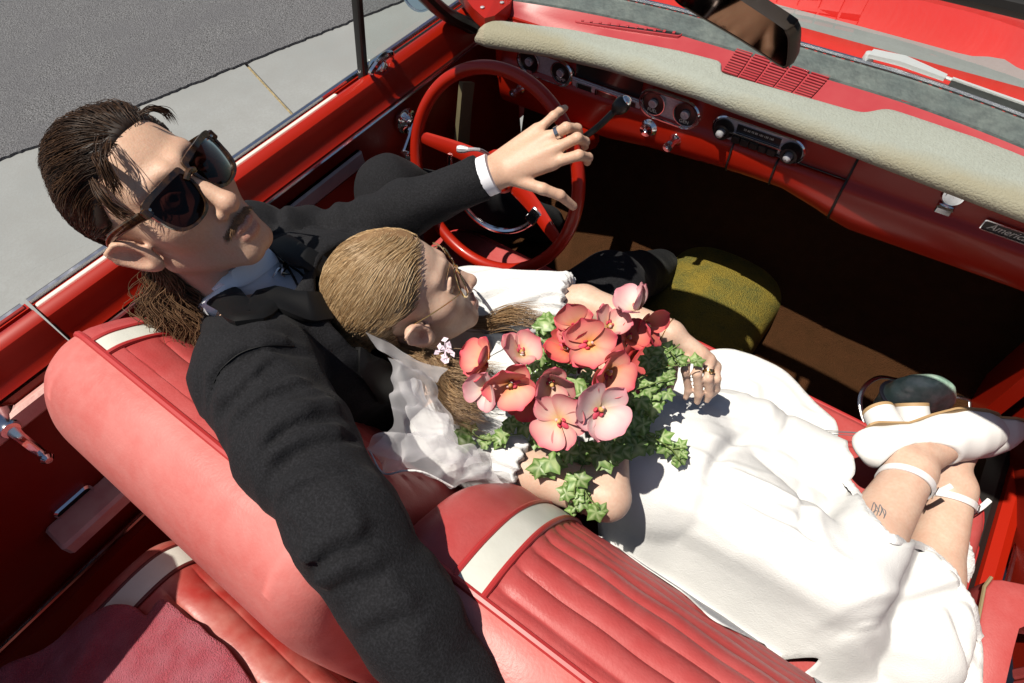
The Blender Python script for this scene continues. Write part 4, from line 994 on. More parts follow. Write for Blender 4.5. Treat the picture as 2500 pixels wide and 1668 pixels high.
# curls hanging behind the ear to the shoulder
cur = []
for k in range(1300):
    s = rng.uniform(0, 1); side_ = -.062+.105*s
    root = np.array((side_, -.052-.040*math.sin(math.pi*s)+rng.uniform(-.01, .01), -.035-.03*rng.uniform(0, 1)))
    if s < .25: root[1] += .014
    L_ = rng.uniform(.13, .215); ph = 6.3*(.37*round(s*9)+.08*rng.normal()); sh_ = rng.uniform(-.085, .012); rad = .0085*rng.uniform(.6, 1.3); turns = 2.3+.5*math.sin(round(s*9)*1.7)
    t = np.linspace(0, 1, 22); base = from_m(root)[None]+np.outer(t*L_, (.10*np.sin(s*5)+.26, -.03, -1.0))+np.outer(np.minimum(1, t*1.7), CR*sh_)+np.outer(t*t, (.034, -.030, .0))
    e1 = CR; e2 = np.array((-.4, -.5, .1))
    cur.append(base+np.outer(np.sin(ph+t*turns*6.28)*rad*np.minimum(1, t*3), e1)+np.outer(np.cos(ph+t*turns*6.28)*rad*np.minimum(1, t*3), e2)+rng.normal(0, .0022, 3))
V3, F3 = strands(np.array(cur), rng.uniform(.0004, .0008, len(cur)))
V_ = np.vstack([V1, V2, V3]); F_ = np.vstack([F1, F2+len(V1), F3+len(V1)+len(V2)])
cd_ = ((.014,.006,.003), (.036,.017,.008), (.085,.042,.02)); cl_ = ((.045,.022,.010), (.12,.065,.032), (.22,.13,.07))
tt_ = np.vstack([strand_tints(*paths.shape[:2], 3, cd_, rng), strand_tints(*lk.shape[:2], 4, cd_, rng), strand_tints(*np.array(cur).shape[:2], 4, cl_, rng)])
mesh_obj("hair_strands", V_, F_, M_HAIR, hair, attrs={"tint": tt_}, kind="stuff")
# moustache and brow
q = []
for k in range(300):
    s = rng.uniform(-1, 1); a = np.array((s*.026, .0990-.013*s*s, -.0525-.005*abs(s)+rng.normal(0, .0016))); v = np.array((s*.009+rng.normal(0, .0015), .001, -.0075))
    q.append([a, a+v*.5+(0, .0012, 0), a+v])
V, Fq = strands(from_m(np.array(q).reshape(-1, 3)).reshape(-1, 3, 3), .0004, 3); mesh_obj("moustache", V, Fq, mat("light_brown_moustache", (.20,.11,.055), .5), man)

# suit: jacket
def jacket_raw(P):
    d = smin(s_cone(P, CHEST+(0, 0, .02), PELV, .150, .155), s_chain(P, [RSH+(-.03, .01, -.01), NECKB+(0, 0, -.075), LSH], [.074, .086, .056]), .06)
    d = smin(d, s_ell(P, CHEST+(.03, .02, .05), (.14, .14, .13)), .06)
    r = s_chain(P, [RSH, (RSH+RELB)/2+(0, 0, .004), RELB, (RELB+RWR)/2+(0, 0, .006), RWR], [.076, .063, .053, .049, .046], .03)
    l = s_chain(P, [LSH, LELB, (LELB+LWR)/2, LWR], [.058, .054, .046, .0375], .02)
    return smin(smin(d, r, .035), l, .03)
ridges = [(((479,905),(515,822),(600,790),(690,800)), .011), (((540,955),(612,905),(700,877)), .010), (((594,1015),(666,952),(785,934)), .012), (((500,925),(560,880),(622,822)), .009),
          (((612,1060),(690,1010),(800,990)), .010), (((690,1290),(760,1225),(850,1195)), .010), (((640,1130),(720,1090),(800,1085)), .007), (((720,1330),(800,1290),(880,1280)), .008), (((800,1440),(880,1390),(960,1370)), .007), (((660,1170),(700,1220),(720,1290)), .006)]
RG = [(snap(smooth_path(hits(p, jacket_raw), 7), jacket_raw, -.15*r), r) for p, r in ridges]
GV = [(snap(c_+CD*(r+.011)+CR*.004, jacket_raw, .003), r) for c_, r in RG]     # the hollow beside each fold
# creases across the far sleeve
lax = LWR-LELB
def jacket_f(P, cut=False):
    d = jacket_raw(P)
    act = d < .05
    if act.any():
        Q = P[act]; e = d[act]
        for c_, r in RG: e = smin(e, s_chain(Q, list(c_), [r*.2]+[r*.95]*5+[r*.2]), .009)
        for c_, r in GV: e = smax(e, -s_chain(Q, list(c_), [.001]+[r*.42]*5+[.001]), .010)
        t = ((Q-RSH)@(RELB-RSH))/((RELB-RSH)@(RELB-RSH))
        ang = vnoise(Q, 14)
        e = e+.0010*np.sin(t*34+ang*4)*np.exp(-((t-.9)/.45)**2)*(np.abs(((Q-RSH)@CD)) < .9)*(Q[:, 0] > -.3)
        sA = np.stack([Q@np.array((.5,.3,.8))*.5, Q@np.array((.8,-.5,.1)), Q@np.array((.1,.8,-.5))], 1); e = e+.0032*vnoise(Q, 19, 1.3)+.0046*np.abs(vnoise(sA, 52, .4))+.0012*vnoise(Q, 100, 2)-.003
        tl = ((Q-LELB)@lax)/(lax@lax); near = s_cone(Q, LSH, LELB+lax*.35, .06, .05) < .03
        e = e+near*.0065*np.sin(tl*36+2.0*vnoise(Q, 25))*np.exp(-((tl+.05)/.30)**2)
        e = smax(e, -bride_head_near(Q), .012)
        if cut:
            e = smax(e, -s_cone(Q, NECKB+(.01, 0, -.03), NECKB+(.035, .01, .12), .066, .10), .012)      # neck opening
            e = smax(e, s_cut_wrist(Q), .004)
        d[act] = e
    return d
wl = (LWR-LELB)/np.linalg.norm(LWR-LELB); cut_c = LWR+wl*.002
def s_cut_wrist(Q): return np.where(np.linalg.norm(Q-LWR, axis=1) < .12, (Q-cut_c)@wl, -1.)
def jacket(P): return jacket_f(P, True)
V, Fq = sdf_mesh(jacket, (-.76, -.82, .42), (.34, .05, 1.16), .0045)
jk = mesh_obj("suit_jacket", V, Fq, M_SUIT, man)
jf = jacket
lap_fn = lambda P: smax(smin(jacket_raw(P)-.005, jacket_f(P)+.004, .01), -bride_head_near(P), .012)
lap = hits([(430,668),(520,684),(620,686),(710,704),(790,752),(858,830),(900,905)], lap_fn)
ribbon_on(lap, .06, lap_fn, .002, n=60, nw=9, widths=[.030,.042,.046,.047,.050,.055,.05], thick=.005).build("lapel", M_SATIN_B, jk, sharp_ang=50)
lap2 = hits([(640,556),(690,590),(740,650)], lap_fn)
ribbon_on(lap2, .04, lap_fn, .002, n=20, nw=9, thick=.005).build("lapel", M_SATIN_B, jk, sharp_ang=50)
# sleeve buttons, shoulder seam
C_ = smooth_path(hits(((484,900),(503,852),(548,812),(612,793),(680,795)), jacket), 40); C_ = snap(C_, jacket, .0002); C_ = np.stack([np.convolve(np.pad(C_[:, i], 3, 'edge'), np.ones(7)/7, 'valid') for i in range(3)], 1)
mb = MB(); mb.tube(C_, .0010, 5); mb.build("seam", M_SATIN_B, jk, sharp_ang=0)
# shirt: collar round the neck, front and cuff
def shirt(P):
    q = to_m(P)
    col = s_chain(q, [(0, -.040, -.112), (0, -.044, -.155)], [.064, .074])
    fr = s_ell(P, NECKB+(.075, .040, -.055), (.085, .085, .075))
    d = smin(col, fr, .03)
    d = d+.0012*vnoise(P, 45, 3)
    d = smax(d, -bride_head_near(P), .008)
    return smax(d, q[:, 2]+.118-.12*np.clip(q[:, 1], -.1, .03), .004)
V, Fq = sdf_mesh(shirt, NECKB-np.array((.16, .16, .16)), NECKB+np.array((.20, .18, .12)), .004)
sh = mesh_obj("shirt", V, Fq, M_SHIRT, man)
# collar leaf and bolo cord with a silver bird-shaped slide
cl = hits([(500,652),(560,628),(622,585)], shirt)
ribbon_on(cl, .030, shirt, .003, n=16, thick=.003).build("collar", M_SHIRT, sh, sharp_ang=50)
cuff_a = lw-wl*.018
mb = MB(); mb.tube([LWR-wl*.02, LWR+wl*.003, LWR+wl*.019], [.0335, .0338, .0340], 28); cf = mb.build("cuff", M_SHIRT, sh, sharp_ang=60)
bo = hits([(612,570),(632,596),(650,612)], shirt); mb = MB()
bp_ = snap(smooth_path(bo, 10), shirt, .004); mb.tube(bp_, .0022, 6)
b2 = snap(smooth_path(hits([(655,615),(672,640),(690,668)], shirt), 10), shirt, .004); mb.tube(b2, .0018, 6)
b3 = snap(smooth_path(hits([(660,612),(690,632),(712,660)], shirt), 10), shirt, .004); mb.tube(b3, .0018, 6)
bolo = mb.build("bolo_tie", M_BLACK, man)
mb = MB(); sc_ = snap(hits([(640,632),(648,612),(655,596),(622,640),(668,606),(662,636),(650,640)], shirt), shirt, .006)
mb.tube(smooth_path([sc_[0], sc_[1], sc_[2]], 8), [.002,.004,.005,.005,.005,.004,.003,.002], 8)
mb.tube([sc_[3], (sc_[3]+sc_[1])/2+(0, 0, .003), sc_[1]], [.001, .0035, .004], 6, flat=.5); mb.tube([sc_[4], sc_[1]], [.001, .003], 6, flat=.5); mb.tube([sc_[5], sc_[0]], [.001, .003], 6); mb.tube([sc_[6], sc_[0]], [.001, .002], 6)
mb.build("bolo_slide", M_SILVER, bolo)
# trousers
def trousers(P):
    d = smin(s_chain(P, [HIPR, KNR, FTR], [.100, .070, .058], .03), s_chain(P, [HIPL, KNL, FTL], [.100, .066, .058], .03), .03)
    d = smin(d, s_sphere(P, PELV, .14), .05)
    return d+.0035*vnoise(P, 26, 5)+.002*vnoise(P, 60, 2)
V, Fq = sdf_mesh(trousers, (-.72, -.55, .26), (.12, .52, .92), .007); mesh_obj("trousers", V, Fq, M_SUIT, man)
# wedding ring on the ring finger
rc = mcp[1]*.42+fing[1][1]*.58; rx = fing[1][1]-mcp[1]; rx /= np.linalg.norm(rx)
mb = MB(); mb.lathe(rc, rx, [(-.0032, .0098), (-.0032, .0112), (.0032, .0112), (.0032, .0098)], 26, cap=False); mb.build("ring", M_SILVER, man)
# finger nails
for j in (0, 1, 2, 3, 4):
    pass

# sunglasses
M_TORT = mat("dark_tortoiseshell", (.012,.007,.005), .16, coat=.6, var=(120, (.10,.045,.015), .55))
M_LENS = glass_mat("tinted_lens", (.024, .010, .011), 0.03, 1.30)
SG0 = from_m((0, .09, .01))
sg = thing("sunglasses", "dark brown tortoiseshell sunglasses worn by the man in the black suit", "sunglasses", SG0)
wrap = lambda x: .1035-2.6*x*x
LO = np.array([(-.029,.020),(-.020,.0235),(0,.0245),(.018,.0245),(.030,.022),(.032,.012),(.0295,-.004),(.022,-.020),(.006,-.0265),(-.010,-.0255),(-.022,-.017),(-.0285,.0)])
LO = smooth_path(np.c_[LO, np.zeros(len(LO))], 48, True)[:, :2]
fm = MB()
for s in (-1, 1):
    cx = s*.0355; cz = .0075
    P3 = lambda k, dy, kz=1.0: [from_m((cx+s*a*k, wrap(cx+s*a*k)+dy, cz+b*k*kz)) for a, b in LO]
    o1 = [from_m((cx+s*(a+math.copysign(.0028, a)), wrap(cx+s*a)+.001, cz+b+(.0062 if b > .008 else (-.0022 if b < 0 else .002)))) for a, b in LO]
    o0 = [p-MR[:, 1]*.0045 for p in o1]; i1 = P3(.97, .0012); i0 = [p-MR[:, 1]*.004 for p in i1]
    rg = [i0, o0, o1, i1, i0]
    fm.loft(rg if s > 0 else rg[::-1])
fm.tube(smooth_path([from_m((-.009, wrap(.009)-.001, .020)), from_m((0, .1045, .0235)), from_m((.009, wrap(.009)-.001, .020))], 8), .0042, 8)
for s in (-1, 1): fm.obox(from_m((s*.0695, wrap(.067)-.002, .0265)), MR[:, 0]*.0055, MR[:, 1]*.0035, MR[:, 2]*.0065, .0015)
fr_ = fm.build("frame", M_TORT, sg, sharp_ang=40)
for s in (-1, 1):
    cx = s*.0355; cz = .0075
    ring = [from_m((cx+s*a*.985, wrap(cx+s*a)-.0015, cz+b*.985)) for a, b in LO]
    mb = MB(); cpt = from_m((cx, wrap(cx)+.0008, cz)); mb.add(ring+[cpt], [((i, (i+1) % 48, 48) if s > 0 else ((i+1) % 48, i, 48)) for i in range(48)]); mb.build("lens", M_LENS, sg, sharp_ang=0)
    mb = MB(); mb.tube(smooth_path([from_m((s*.0735, .0845, .0270)), from_m((s*.0800, .045, .0265)), from_m((s*.0840, .005, .0235)), from_m((s*.0845, -.022, .014)), from_m((s*.082, -.040, -.012))], 20), np.linspace(.0062, .0042, 20), 8, flat=.42, up=MR[:, 0]*s); mb.build("temple", M_TORT, sg)
    mb = MB(); mb.lathe(from_m((s*.066, wrap(.066)+.0025, .0275)), MR[:, 1], [(-.001, .0018), (.0012, .0018), (.0014, .0003)], 8, cap=False); mb.build("rivet", M_SILVER, sg)
# ================================================================== the bride
bNECK = from_b((0, -.046, -.17))
bRSH = np.array((-.085, -.475, .765)); bLSH = np.array((-.235, -.225, .775))
bRELB = dp(1392, 1140, .945); bRWR = np.array((.105, -.300, .780))
bLELB = dp(1340, 695, 1.09); bLWR = dp(1540, 765, 1.005)
bCHEST = np.array((-.075, -.335, .70)); bWAIST = np.array((.085, -.285, .635)); bHIP = np.array((.20, -.255, .620))
bKNR = dp(1935, 1335, .945); bANR = dp(2092, 1082, 1.055); bKNL = dp(2100, 1420, 1.03); bANL = dp(2186, 1122, 1.13)
z5 = lambda x, y: ((2050+x/5.2222)/1.0638, (880+y/5.2222)/1.0638)
def z5p(x, y, d): return dp(*z5(x, y), d)
bHEEL = z5p(425, 1065, 1.085); bTOE = z5p(2085, 1050, 1.115)
# left foot lies under the right one
bHEEL2 = bHEEL+(z5p(850, 640, 1.13)-z5p(590, 640, 1.09)); bTOE2 = z5p(2240, 1040, 1.165)
hmcp = [dp(1583, 800, 1.0), dp(1606, 812, .995), dp(1626, 826, .998), dp(1640, 842, 1.008)]           # index to little finger
hfin = [[hmcp[0], dp(1572, 850, .985), dp(1580, 895, 1.01), dp(1574, 912, 1.02)], [hmcp[1], dp(1600, 858, .982), dp(1604, 905, 1.005), dp(1600, 922, 1.018)],
        [hmcp[2], dp(1626, 868, .988), dp(1628, 905, 1.01), dp(1622, 918, 1.02)], [hmcp[3], dp(1644, 870, 1.0), dp(1643, 893, 1.018), dp(1636, 904, 1.028)],
        [bLWR*.6+hmcp[0]*.4, dp(1548, 830, 1.02), dp(1543, 868, 1.03), dp(1538, 890, 1.035)]]
rm = [bRWR+(-.02, .05, .02), bRWR+(-.035, .045, .018), bRWR+(-.05, .035, .012), bRWR+(-.06, .022, .005)]
rf = [[m_, m_+(-.02, .02, .006), m_+(-.025, .022, -.015)] for m_ in rm]+[[bRWR, bRWR+(.01, .04, .01), bRWR+(.0, .06, .015)]]
def bride_body(P):
    d = head_sdf(to_b(P), 1)[0]*BS
    core = s_chain(P, [bCHEST, bWAIST, bHIP], [.095, .085, .115], .04)
    core = smin(core, s_chain(P, [bRSH, bNECK-(0, 0, .035), bLSH], [.038, .046, .038], .02), .05)
    core = smin(core, s_ell(P, (bCHEST+bNECK)/2+(.03, .02, .0), (.09, .09, .08)), .04)
    d = smin(d, core, .03)
    for ch, rs in (([bRSH, bRELB, bRWR], [.043, .036, .024]), ([bLSH, bLELB, bLWR], [.040, .031, .0225])):
        d = smin(d, s_chain(P, ch, rs, .01), .018)
    for hip, kn, an, he, to in ((bHIP, bKNR, bANR, bHEEL, bTOE), (bHIP+(.02, .06, -.02), bKNL, bANL, bHEEL2, bTOE2)):
        mid = kn*.68+an*.32
        d = smin(d, s_chain(P, [hip, kn, mid, an], [.085, .055, .050, .036], .02), .02)
        d = smin(d, s_chain(P, [an, (an*.55+(he*.6+to*.4)*.45), he*.40+to*.60, he*.16+to*.84], [.034, .033, .026, .015], .01), .015)
        d = smin(d, s_cone(P, an, he*.92+to*.08, .034, .026), .015)
    hm = s_sphere(P, np.mean(hmcp, 0), .14) < .06
    if hm.any(): d[hm] = smin(d[hm], hand_sdf(P[hm], bLWR, hmcp, hfin, .0115, .010, .020, (.0080,.0074,.0068,.0058)), .010)
    hm = s_sphere(P, bRWR, .14) < .04
    if hm.any(): d[hm] = smin(d[hm], hand_sdf(P[hm], bRWR, rm, rf, .0115, .010, .020, (.0080,.0074,.0066)), .010)
    return d
V, Fq = sdf_mesh(bride_body, (-.46, -.60, .36), (.82, .36, 1.12), .0031)
c, q = tint_head(V, to_b, 1, (.62, .44, .335), (.50, .20, .16))
bride = mesh_obj("person", V, Fq, skin_mat("skin_fair"), attrs={"tint": c})
tag(bride, "bride in a white dress lying across the bench seat, leaning on the man", "person", "couple in the car")

# hair: parted, combed back flat, gathered behind, long ends over the shoulders
def b_skull(q): return smin(s_ell(q, (0, -.015, .045), (.0775, .100, .090)), s_chain(q, [(0, -.03, -.03), (0, -.045, -.10)], [.052, .044]), .03)
BL = ([-.14,-.09,-.06,-.045,-.030,-.012,.006,.020,.036,.052,.068,.086,.12], [-.09,-.085,-.08,-.06,.012,.030,.034,.030,.042,.062,.082,.094,.098])
def b_line(q): return q[:, 2]-np.interp(q[:, 1], *BL)
PARTX = .014
bun = lambda q: s_ell(q, (0, -.112, -.005), (.045, .028, .045))
cap = lambda q: smax(smin(b_skull(q)-.0022-.001*vnoise(q, 60), bun(q), .02), -(b_line(q)-.010-.002*vnoise(q, 140)), .012)
V, Fq = sdf_mesh(cap, (-.11, -.17, -.11), (.11, .12, .17), .0035)
bhair = mesh_obj("hair", from_b(V), Fq, M_BLONDB, bride)
rng = np.random.default_rng(11)
q = rng.uniform((-.085, -.12, -.09), (.085, .11, .145), (70000, 3)); q = q[np.abs(b_skull(q)) < .012]; q = snap(q, b_skull, .002, 3); q = q[b_line(q) > .0005]
q = q[rng.permutation(len(q))[:9500]]
b_surf = lambda q: smin(b_skull(q), bun(q), .02)
def b_flow(P, i):
    s = np.where(P[:, 0] > PARTX, 1., -1.); nearp = np.exp(-((P[:, 0]-PARTX)/.03)**2)*np.clip((P[:, 1]+.02)/.05, 0, 1)*np.clip((P[:, 2]-.06)/.03, 0, 1)
    v = np.zeros_like(P); side = np.clip(np.abs(P[:, 0]-PARTX*.5)/.06, 0, 1)
    v[:, 0] = s*nearp*1.0+.05*np.sin(P[:, 2]*60); v[:, 1] = -1+.25*nearp; v[:, 2] = -.35*side-.25+.10*np.sin(P[:, 1]*42+P[:, 0]*30)
    tuck = np.clip(b_line(P)/.03, 0, 1); ahead = np.clip((P[:, 1]+.05)/.02, 0, 1); v[:, 2] *= 1-ahead*(1-tuck)*1.1
    return v
off = .0042+.0009*vnoise(q, 60)+rng.uniform(0, .0014, len(q))
off = off*np.clip(np.abs(q[:, 0]-PARTX)/.010+.35*(q[:, 1] < 0), .35, 1)
paths = hair_paths(q, b_surf, b_flow, 15, .0085, off, rng)+rng.normal(0, .00045, (len(q), 16, 3))
V1, F1 = strands(from_b(paths.reshape(-1, 3)).reshape(paths.shape), rng.uniform(.00028, .00055, len(q)), 3)
def bundle(ctrl, k, spread, r, wav=.004, n=26, full=True):
    out = []; C = smooth_path(ctrl, n)
    for _ in range(k):
        s = rng.normal(0, 1, 3)*spread; w = np.linspace(.5, 1.3, n)[:, None]; ph = rng.uniform(0, 6.28 if full else 1.2)
        out.append(C+s*w+wav*np.sin(np.linspace(0, 11, n)+ph)[:, None]*np.array((.4, .7, .5))*np.linspace(.2, 1, n)[:, None])
    return strands(np.array(out), r)
parts = [(V1, F1)]
parts.append(bundle([from_b((-.05, -.055, -.055)), dp(985, 835, .955), dp(1005, 885, .94), dp(1040, 930, .915), dp(1090, 950, .91)], 620, .0095, .00032, .0045))
parts.append(bundle([from_b((-.045, -.05, -.05)), dp(980, 820, .97), dp(1030, 850, .95), dp(1085, 860, .94), dp(1140, 868, .935)], 520, .0095, .00032, .0045))
parts.append(bundle([from_b((.045, -.02, -.08)), dp(1112, 742, 1.05), dp(1150, 730, 1.015), dp(1190, 722, .99), dp(1235, 728, .98)], 360, .0075, .0004))
vo = []; fo = []; nb_ = 0
for v_, f_ in parts: vo.append(v_); fo.append(f_+nb_); nb_ += len(v_)
cb_ = ((.26,.145,.062), (.46,.30,.15), (.64,.47,.28)); cdk = ((.12,.06,.025), (.28,.165,.08), (.42,.28,.15))
tt_ = np.vstack([strand_tints(*paths.shape[:2], 3, cb_, rng)]+[strand_tints(len(p_[0])//104, 26, 4, cdk, rng) for p_ in parts[1:]])
mesh_obj("hair_strands", np.vstack(vo), np.vstack(fo), M_BLOND, bhair, attrs={"tint": tt_}, kind="stuff")
# brows and lashes
q = []
for s in (-1, 1):
    for k in range(60):
        a = rng.uniform(0, 1); p = np.array((s*(.014+.034*a), .0955-.013*a*a, .033+.006*math.sin(a*2.6))); q.append([p, p+(s*.003, .0006, .0018), p+(s*.006, .0, .002)])
V, Fq = strands(from_b(np.array(q).reshape(-1, 3)).reshape(-1, 3, 3), .0004, 3); mesh_obj("eyebrow", V, Fq, M_BLONDB, bride)

# dress: bodice, puffed sleeves, skirt
M_DRESS = mat("white_cotton_dress", (.71,.71,.70), .92, spec=.15, bump=(420, .45, .0018), bump2=(30, .15, .008))
M_LACE = mat("white_lace", (.70,.70,.70), .9, spec=.1, bump=(330, .6, .0022), bump2=(110, .5, .0025))
def tulle_mat(name, cover):
    m = bpy.data.materials.new(name); m.use_nodes = True; N = m.node_tree.nodes; L = m.node_tree.links; N.clear()
    t = N.new('ShaderNodeBsdfTransparent'); d = N.new('ShaderNodeBsdfDiffuse'); d.inputs[0].default_value = (.82, .81, .84, 1); tr = N.new('ShaderNodeBsdfTranslucent'); tr.inputs[0].default_value = (.8, .79, .82, 1)
    a = N.new('ShaderNodeMixShader'); a.inputs[0].default_value = .4; L.new(d.outputs[0], a.inputs[1]); L.new(tr.outputs[0], a.inputs[2])
    lw_ = N.new('ShaderNodeLayerWeight'); lw_.inputs[0].default_value = .45
    mr_ = N.new('ShaderNodeMapRange'); mr_.inputs[3].default_value = cover; mr_.inputs[4].default_value = min(.95, cover+.5); L.new(lw_.outputs['Facing'], mr_.inputs[0])
    mx = N.new('ShaderNodeMixShader'); L.new(mr_.outputs[0], mx.inputs[0]); L.new(t.outputs[0], mx.inputs[1]); L.new(a.outputs[0], mx.inputs[2])
    o = N.new('ShaderNodeOutputMaterial'); L.new(mx.outputs[0], o.inputs[0]); return m
M_TULLE = tulle_mat("white_tulle", .31)
def bodice(P):
    core = s_chain(P, [bCHEST, bWAIST, bHIP], [.104, .094, .124], .04)
    core = smin(core, s_ell(P, (bCHEST+bNECK)/2+(.03, .02, 0), (.098, .098, .085)), .04)
    core = smin(core, s_sphere(P, bCHEST+(.05, -.03, .065), .055), .03); core = smin(core, s_sphere(P, bCHEST+(.03, .06, .065), .055), .03)
    nd = (bWAIST-bNECK)/np.linalg.norm(bWAIST-bNECK)
    core = core+.002*vnoise(P, 60, 4)
    return smax(core, .085-(P-bNECK)@nd-.02*np.abs(vnoise(P, 50)), .006)
V, Fq = sdf_mesh(bodice, (-.32, -.56, .42), (.42, -.02, .92), .005); dress = mesh_obj("dress", V, Fq, M_DRESS, bride)
def puff(sh, el, la, lb, ra, rb, seed):
    ax_ = (el-sh)/np.linalg.norm(el-sh); u_ = np.cross(ax_, (0, 0, 1)); u_ /= np.linalg.norm(u_); w_ = np.cross(u_, ax_)
    def fn(P):
        t = (P-sh)@ax_; d = s_cone(P, sh+ax_*la, sh+ax_*lb, ra, rb)
        r_ = P-sh-t[:, None]*ax_; th = np.arctan2(r_@u_, r_@w_)
        g = np.clip((t-la)/(lb-la), 0, 1)
        d = d-.005*np.sin(th*9+seed+3*t/.05)*(.3+.7*g)+.004*vnoise(P, 50, seed)
        d = smin(d, s_cone(P, sh+ax_*(lb+.020), sh+ax_*(lb+.028), rb*1.02, rb*1.04)-.003*np.sin(th*17+seed), .006)
        return smax(d, t-(lb+.034+.004*np.sin(th*17)), .003)
    return fn
pr = puff(bRSH, bRELB, -.02, .085, .062, .056, 1.); pl = puff(bLSH, bLELB, -.01, .150, .066, .052, 2.)
for fn, c_ in ((pr, bRSH), (pl, bLSH)):
    V, Fq = sdf_mesh(fn, c_-np.array((.13, .16, .13)), c_+np.array((.33, .20, .16)), .0036); mesh_obj("sleeve", V, Fq, M_LACE, dress)
# skirt: cloth lying over legs, seat and the foot of the backrest
def seg_h(X, Y, a, b, ra, rb):
    """height of the upper side of a tapered limb over the point (X, Y)"""
    d = (b-a)[:2]; t = np.clip(((X-a[0])*d[0]+(Y-a[1])*d[1])/(d@d), 0, 1); r = ra+(rb-ra)*t
    zc = a[2]+(b[2]-a[2])*t; dd = np.hypot(X-a[0]-t*d[0], Y-a[1]-t*d[1])
    return np.where(dd < r*1.0, zc+np.sqrt(np.maximum(r*r-dd*dd, 0)), zc-(dd-r)*2.2)
def lmax(a, b, k): h = np.clip(.5+.5*(a-b)/k, 0, 1); return b+(a-b)*h+k*h*(1-h)
PBy = np.array([p[0] for p in PB][::-1][6:]); PBz = np.array([p[1] for p in PB][::-1][6:])
FOLDS = []
def skirt_h0(X, Y):
    h = np.full(X.shape, .535)+0*X
    h = lmax(h, np.interp(Y, [-.665,-.61,-.552,-.500,-.458,-.428,-.40], [.972,.955,.912,.83,.72,.60,.50])+.010, .03)
    h = lmax(h, seg_h(X, Y, bHIP, bKNR, .108, .070), .035)
    h = lmax(h, seg_h(X, Y, bHIP+(.02, .06, -.02), bKNL, .105, .068), .035)
    h = lmax(h, seg_h(X, Y, bWAIST+(-.03, -.01, 0), bHIP, .118, .135), .03)
    mr2 = bKNR*.68+bANR*.32; h = lmax(h, seg_h(X, Y, bKNR, mr2, .070, .056), .02); h = lmax(h, seg_h(X, Y, mr2, bANR, .056, .042), .015)
    ml2 = bKNL*.68+bANL*.32; h = lmax(h, seg_h(X, Y, bKNL, ml2, .070, .062), .02)
    h = lmax(h, seg_h(X, Y, bKNL+(bKNL-bANL)*.15, bKNL*.62+bANL*.38, .085, .066), .02)
    h = lmax(h, seg_h(X, Y, bHIP+(.06, .14, -.02), bANR*.7+bKNR*.3+(-.03, .05, -.05), .085, .05), .05)
    return h
def skirt_h(X, Y):
    h = skirt_h0(X, Y)
    for C, amp, w in FOLDS:
        best = np.full(X.shape, 9.); tt = np.zeros(X.shape)
        for i in range(len(C)-1):
            a, b = C[i], C[i+1]; d = b-a; t = np.clip(((X-a[0])*d[0]+(Y-a[1])*d[1])/(d@d), 0, 1); q_ = np.hypot(X-a[0]-t*d[0], Y-a[1]-t*d[1])
            m_ = q_ < best; best = np.where(m_, q_, best); tt = np.where(m_, (i+t)/(len(C)-1), tt)
        h = h+amp*np.exp(-(best/w)**2)*np.sin(np.pi*np.clip(tt*.94+.03, 0, 1))**.6
    P = np.stack([X.ravel(), Y.ravel(), 0*X.ravel()], 1)
    h = h+(.0036*vnoise(P, 18, 1)-.0026*np.abs(vnoise(P@np.array([[.9,.4,0],[-.4,.9,0],[0,0,1]])*np.array((.6,1.3,1)), 34, 2))+.0012*vnoise(P, 90, 4)).reshape(X.shape)
    for hip, kn, an in ((bHIP, bKNR, bANR), (bHIP+(.02, .06, -.02), bKNL, bANL)):       # never thinner than the leg inside it
        mid = kn*.68+an*.32
        for a_, b_, ra, rb in ((hip, kn, .092, .063), (kn, mid, .064, .059), (mid, an, .059, .042)): h = lmax(h, seg_h(X, Y, a_, b_, ra, rb)+.003, .008)
    return h
sk0 = lambda P: P[:, 2]-skirt_h0(P[:, 0], P[:, 1])
for pts, amp, w in ((((1756,985),(1690,1010),(1645,1060),(1622,1120)), -.020, .012), (((1662,890),(1730,890),(1765,940),(1740,1000)), .012, .016), (((1600,1090),(1580,1180),(1560,1250)), .010, .014),
                    (((1839,1110),(1843,1200),(1850,1275)), -.014, .007), (((1866,1120),(1880,1210),(1930,1280)), .008, .012), (((2224,1352),(2166,1370),(2044,1402),(1929,1440),(1880,1470)), -.030, .012), (((2230,1330),(2150,1345),(2030,1380),(1920,1420)), .010, .014),
                    (((1930,1455),(2050,1490),(2160,1515)), .012, .012), (((1920,1470),(1990,1520),(2040,1580)), .012, .012), (((2180,1375),(2215,1460),(2225,1580)), -.018, .008), (((2205,1380),(2235,1450),(2245,1560)), .010, .010),
                    (((1880,1480),(1900,1540),(1960,1600)), -.010, .010), (((1700,1180),(1760,1290),(1850,1390)), .007, .018), (((1540,1010),(1570,1060),(1575,1130)), -.010, .009), (((1790,1020),(1850,1060),(1900,1100)), -.012, .012), (((1700,850),(1780,880),(1850,950)), .008, .014), (((1800,900),(1812,960),(1790,1010)), -.008, .007), (((1560,1230),(1700,1330),(1850,1440)), .010, .010)):
    amp *= 1.0
    xy = hits(pts, sk0)[:, :2]; FOLDS.append((smooth_path(np.c_[xy, np.zeros(len(xy))], 10)[:, :2], amp, w))
frng = np.random.default_rng(21)
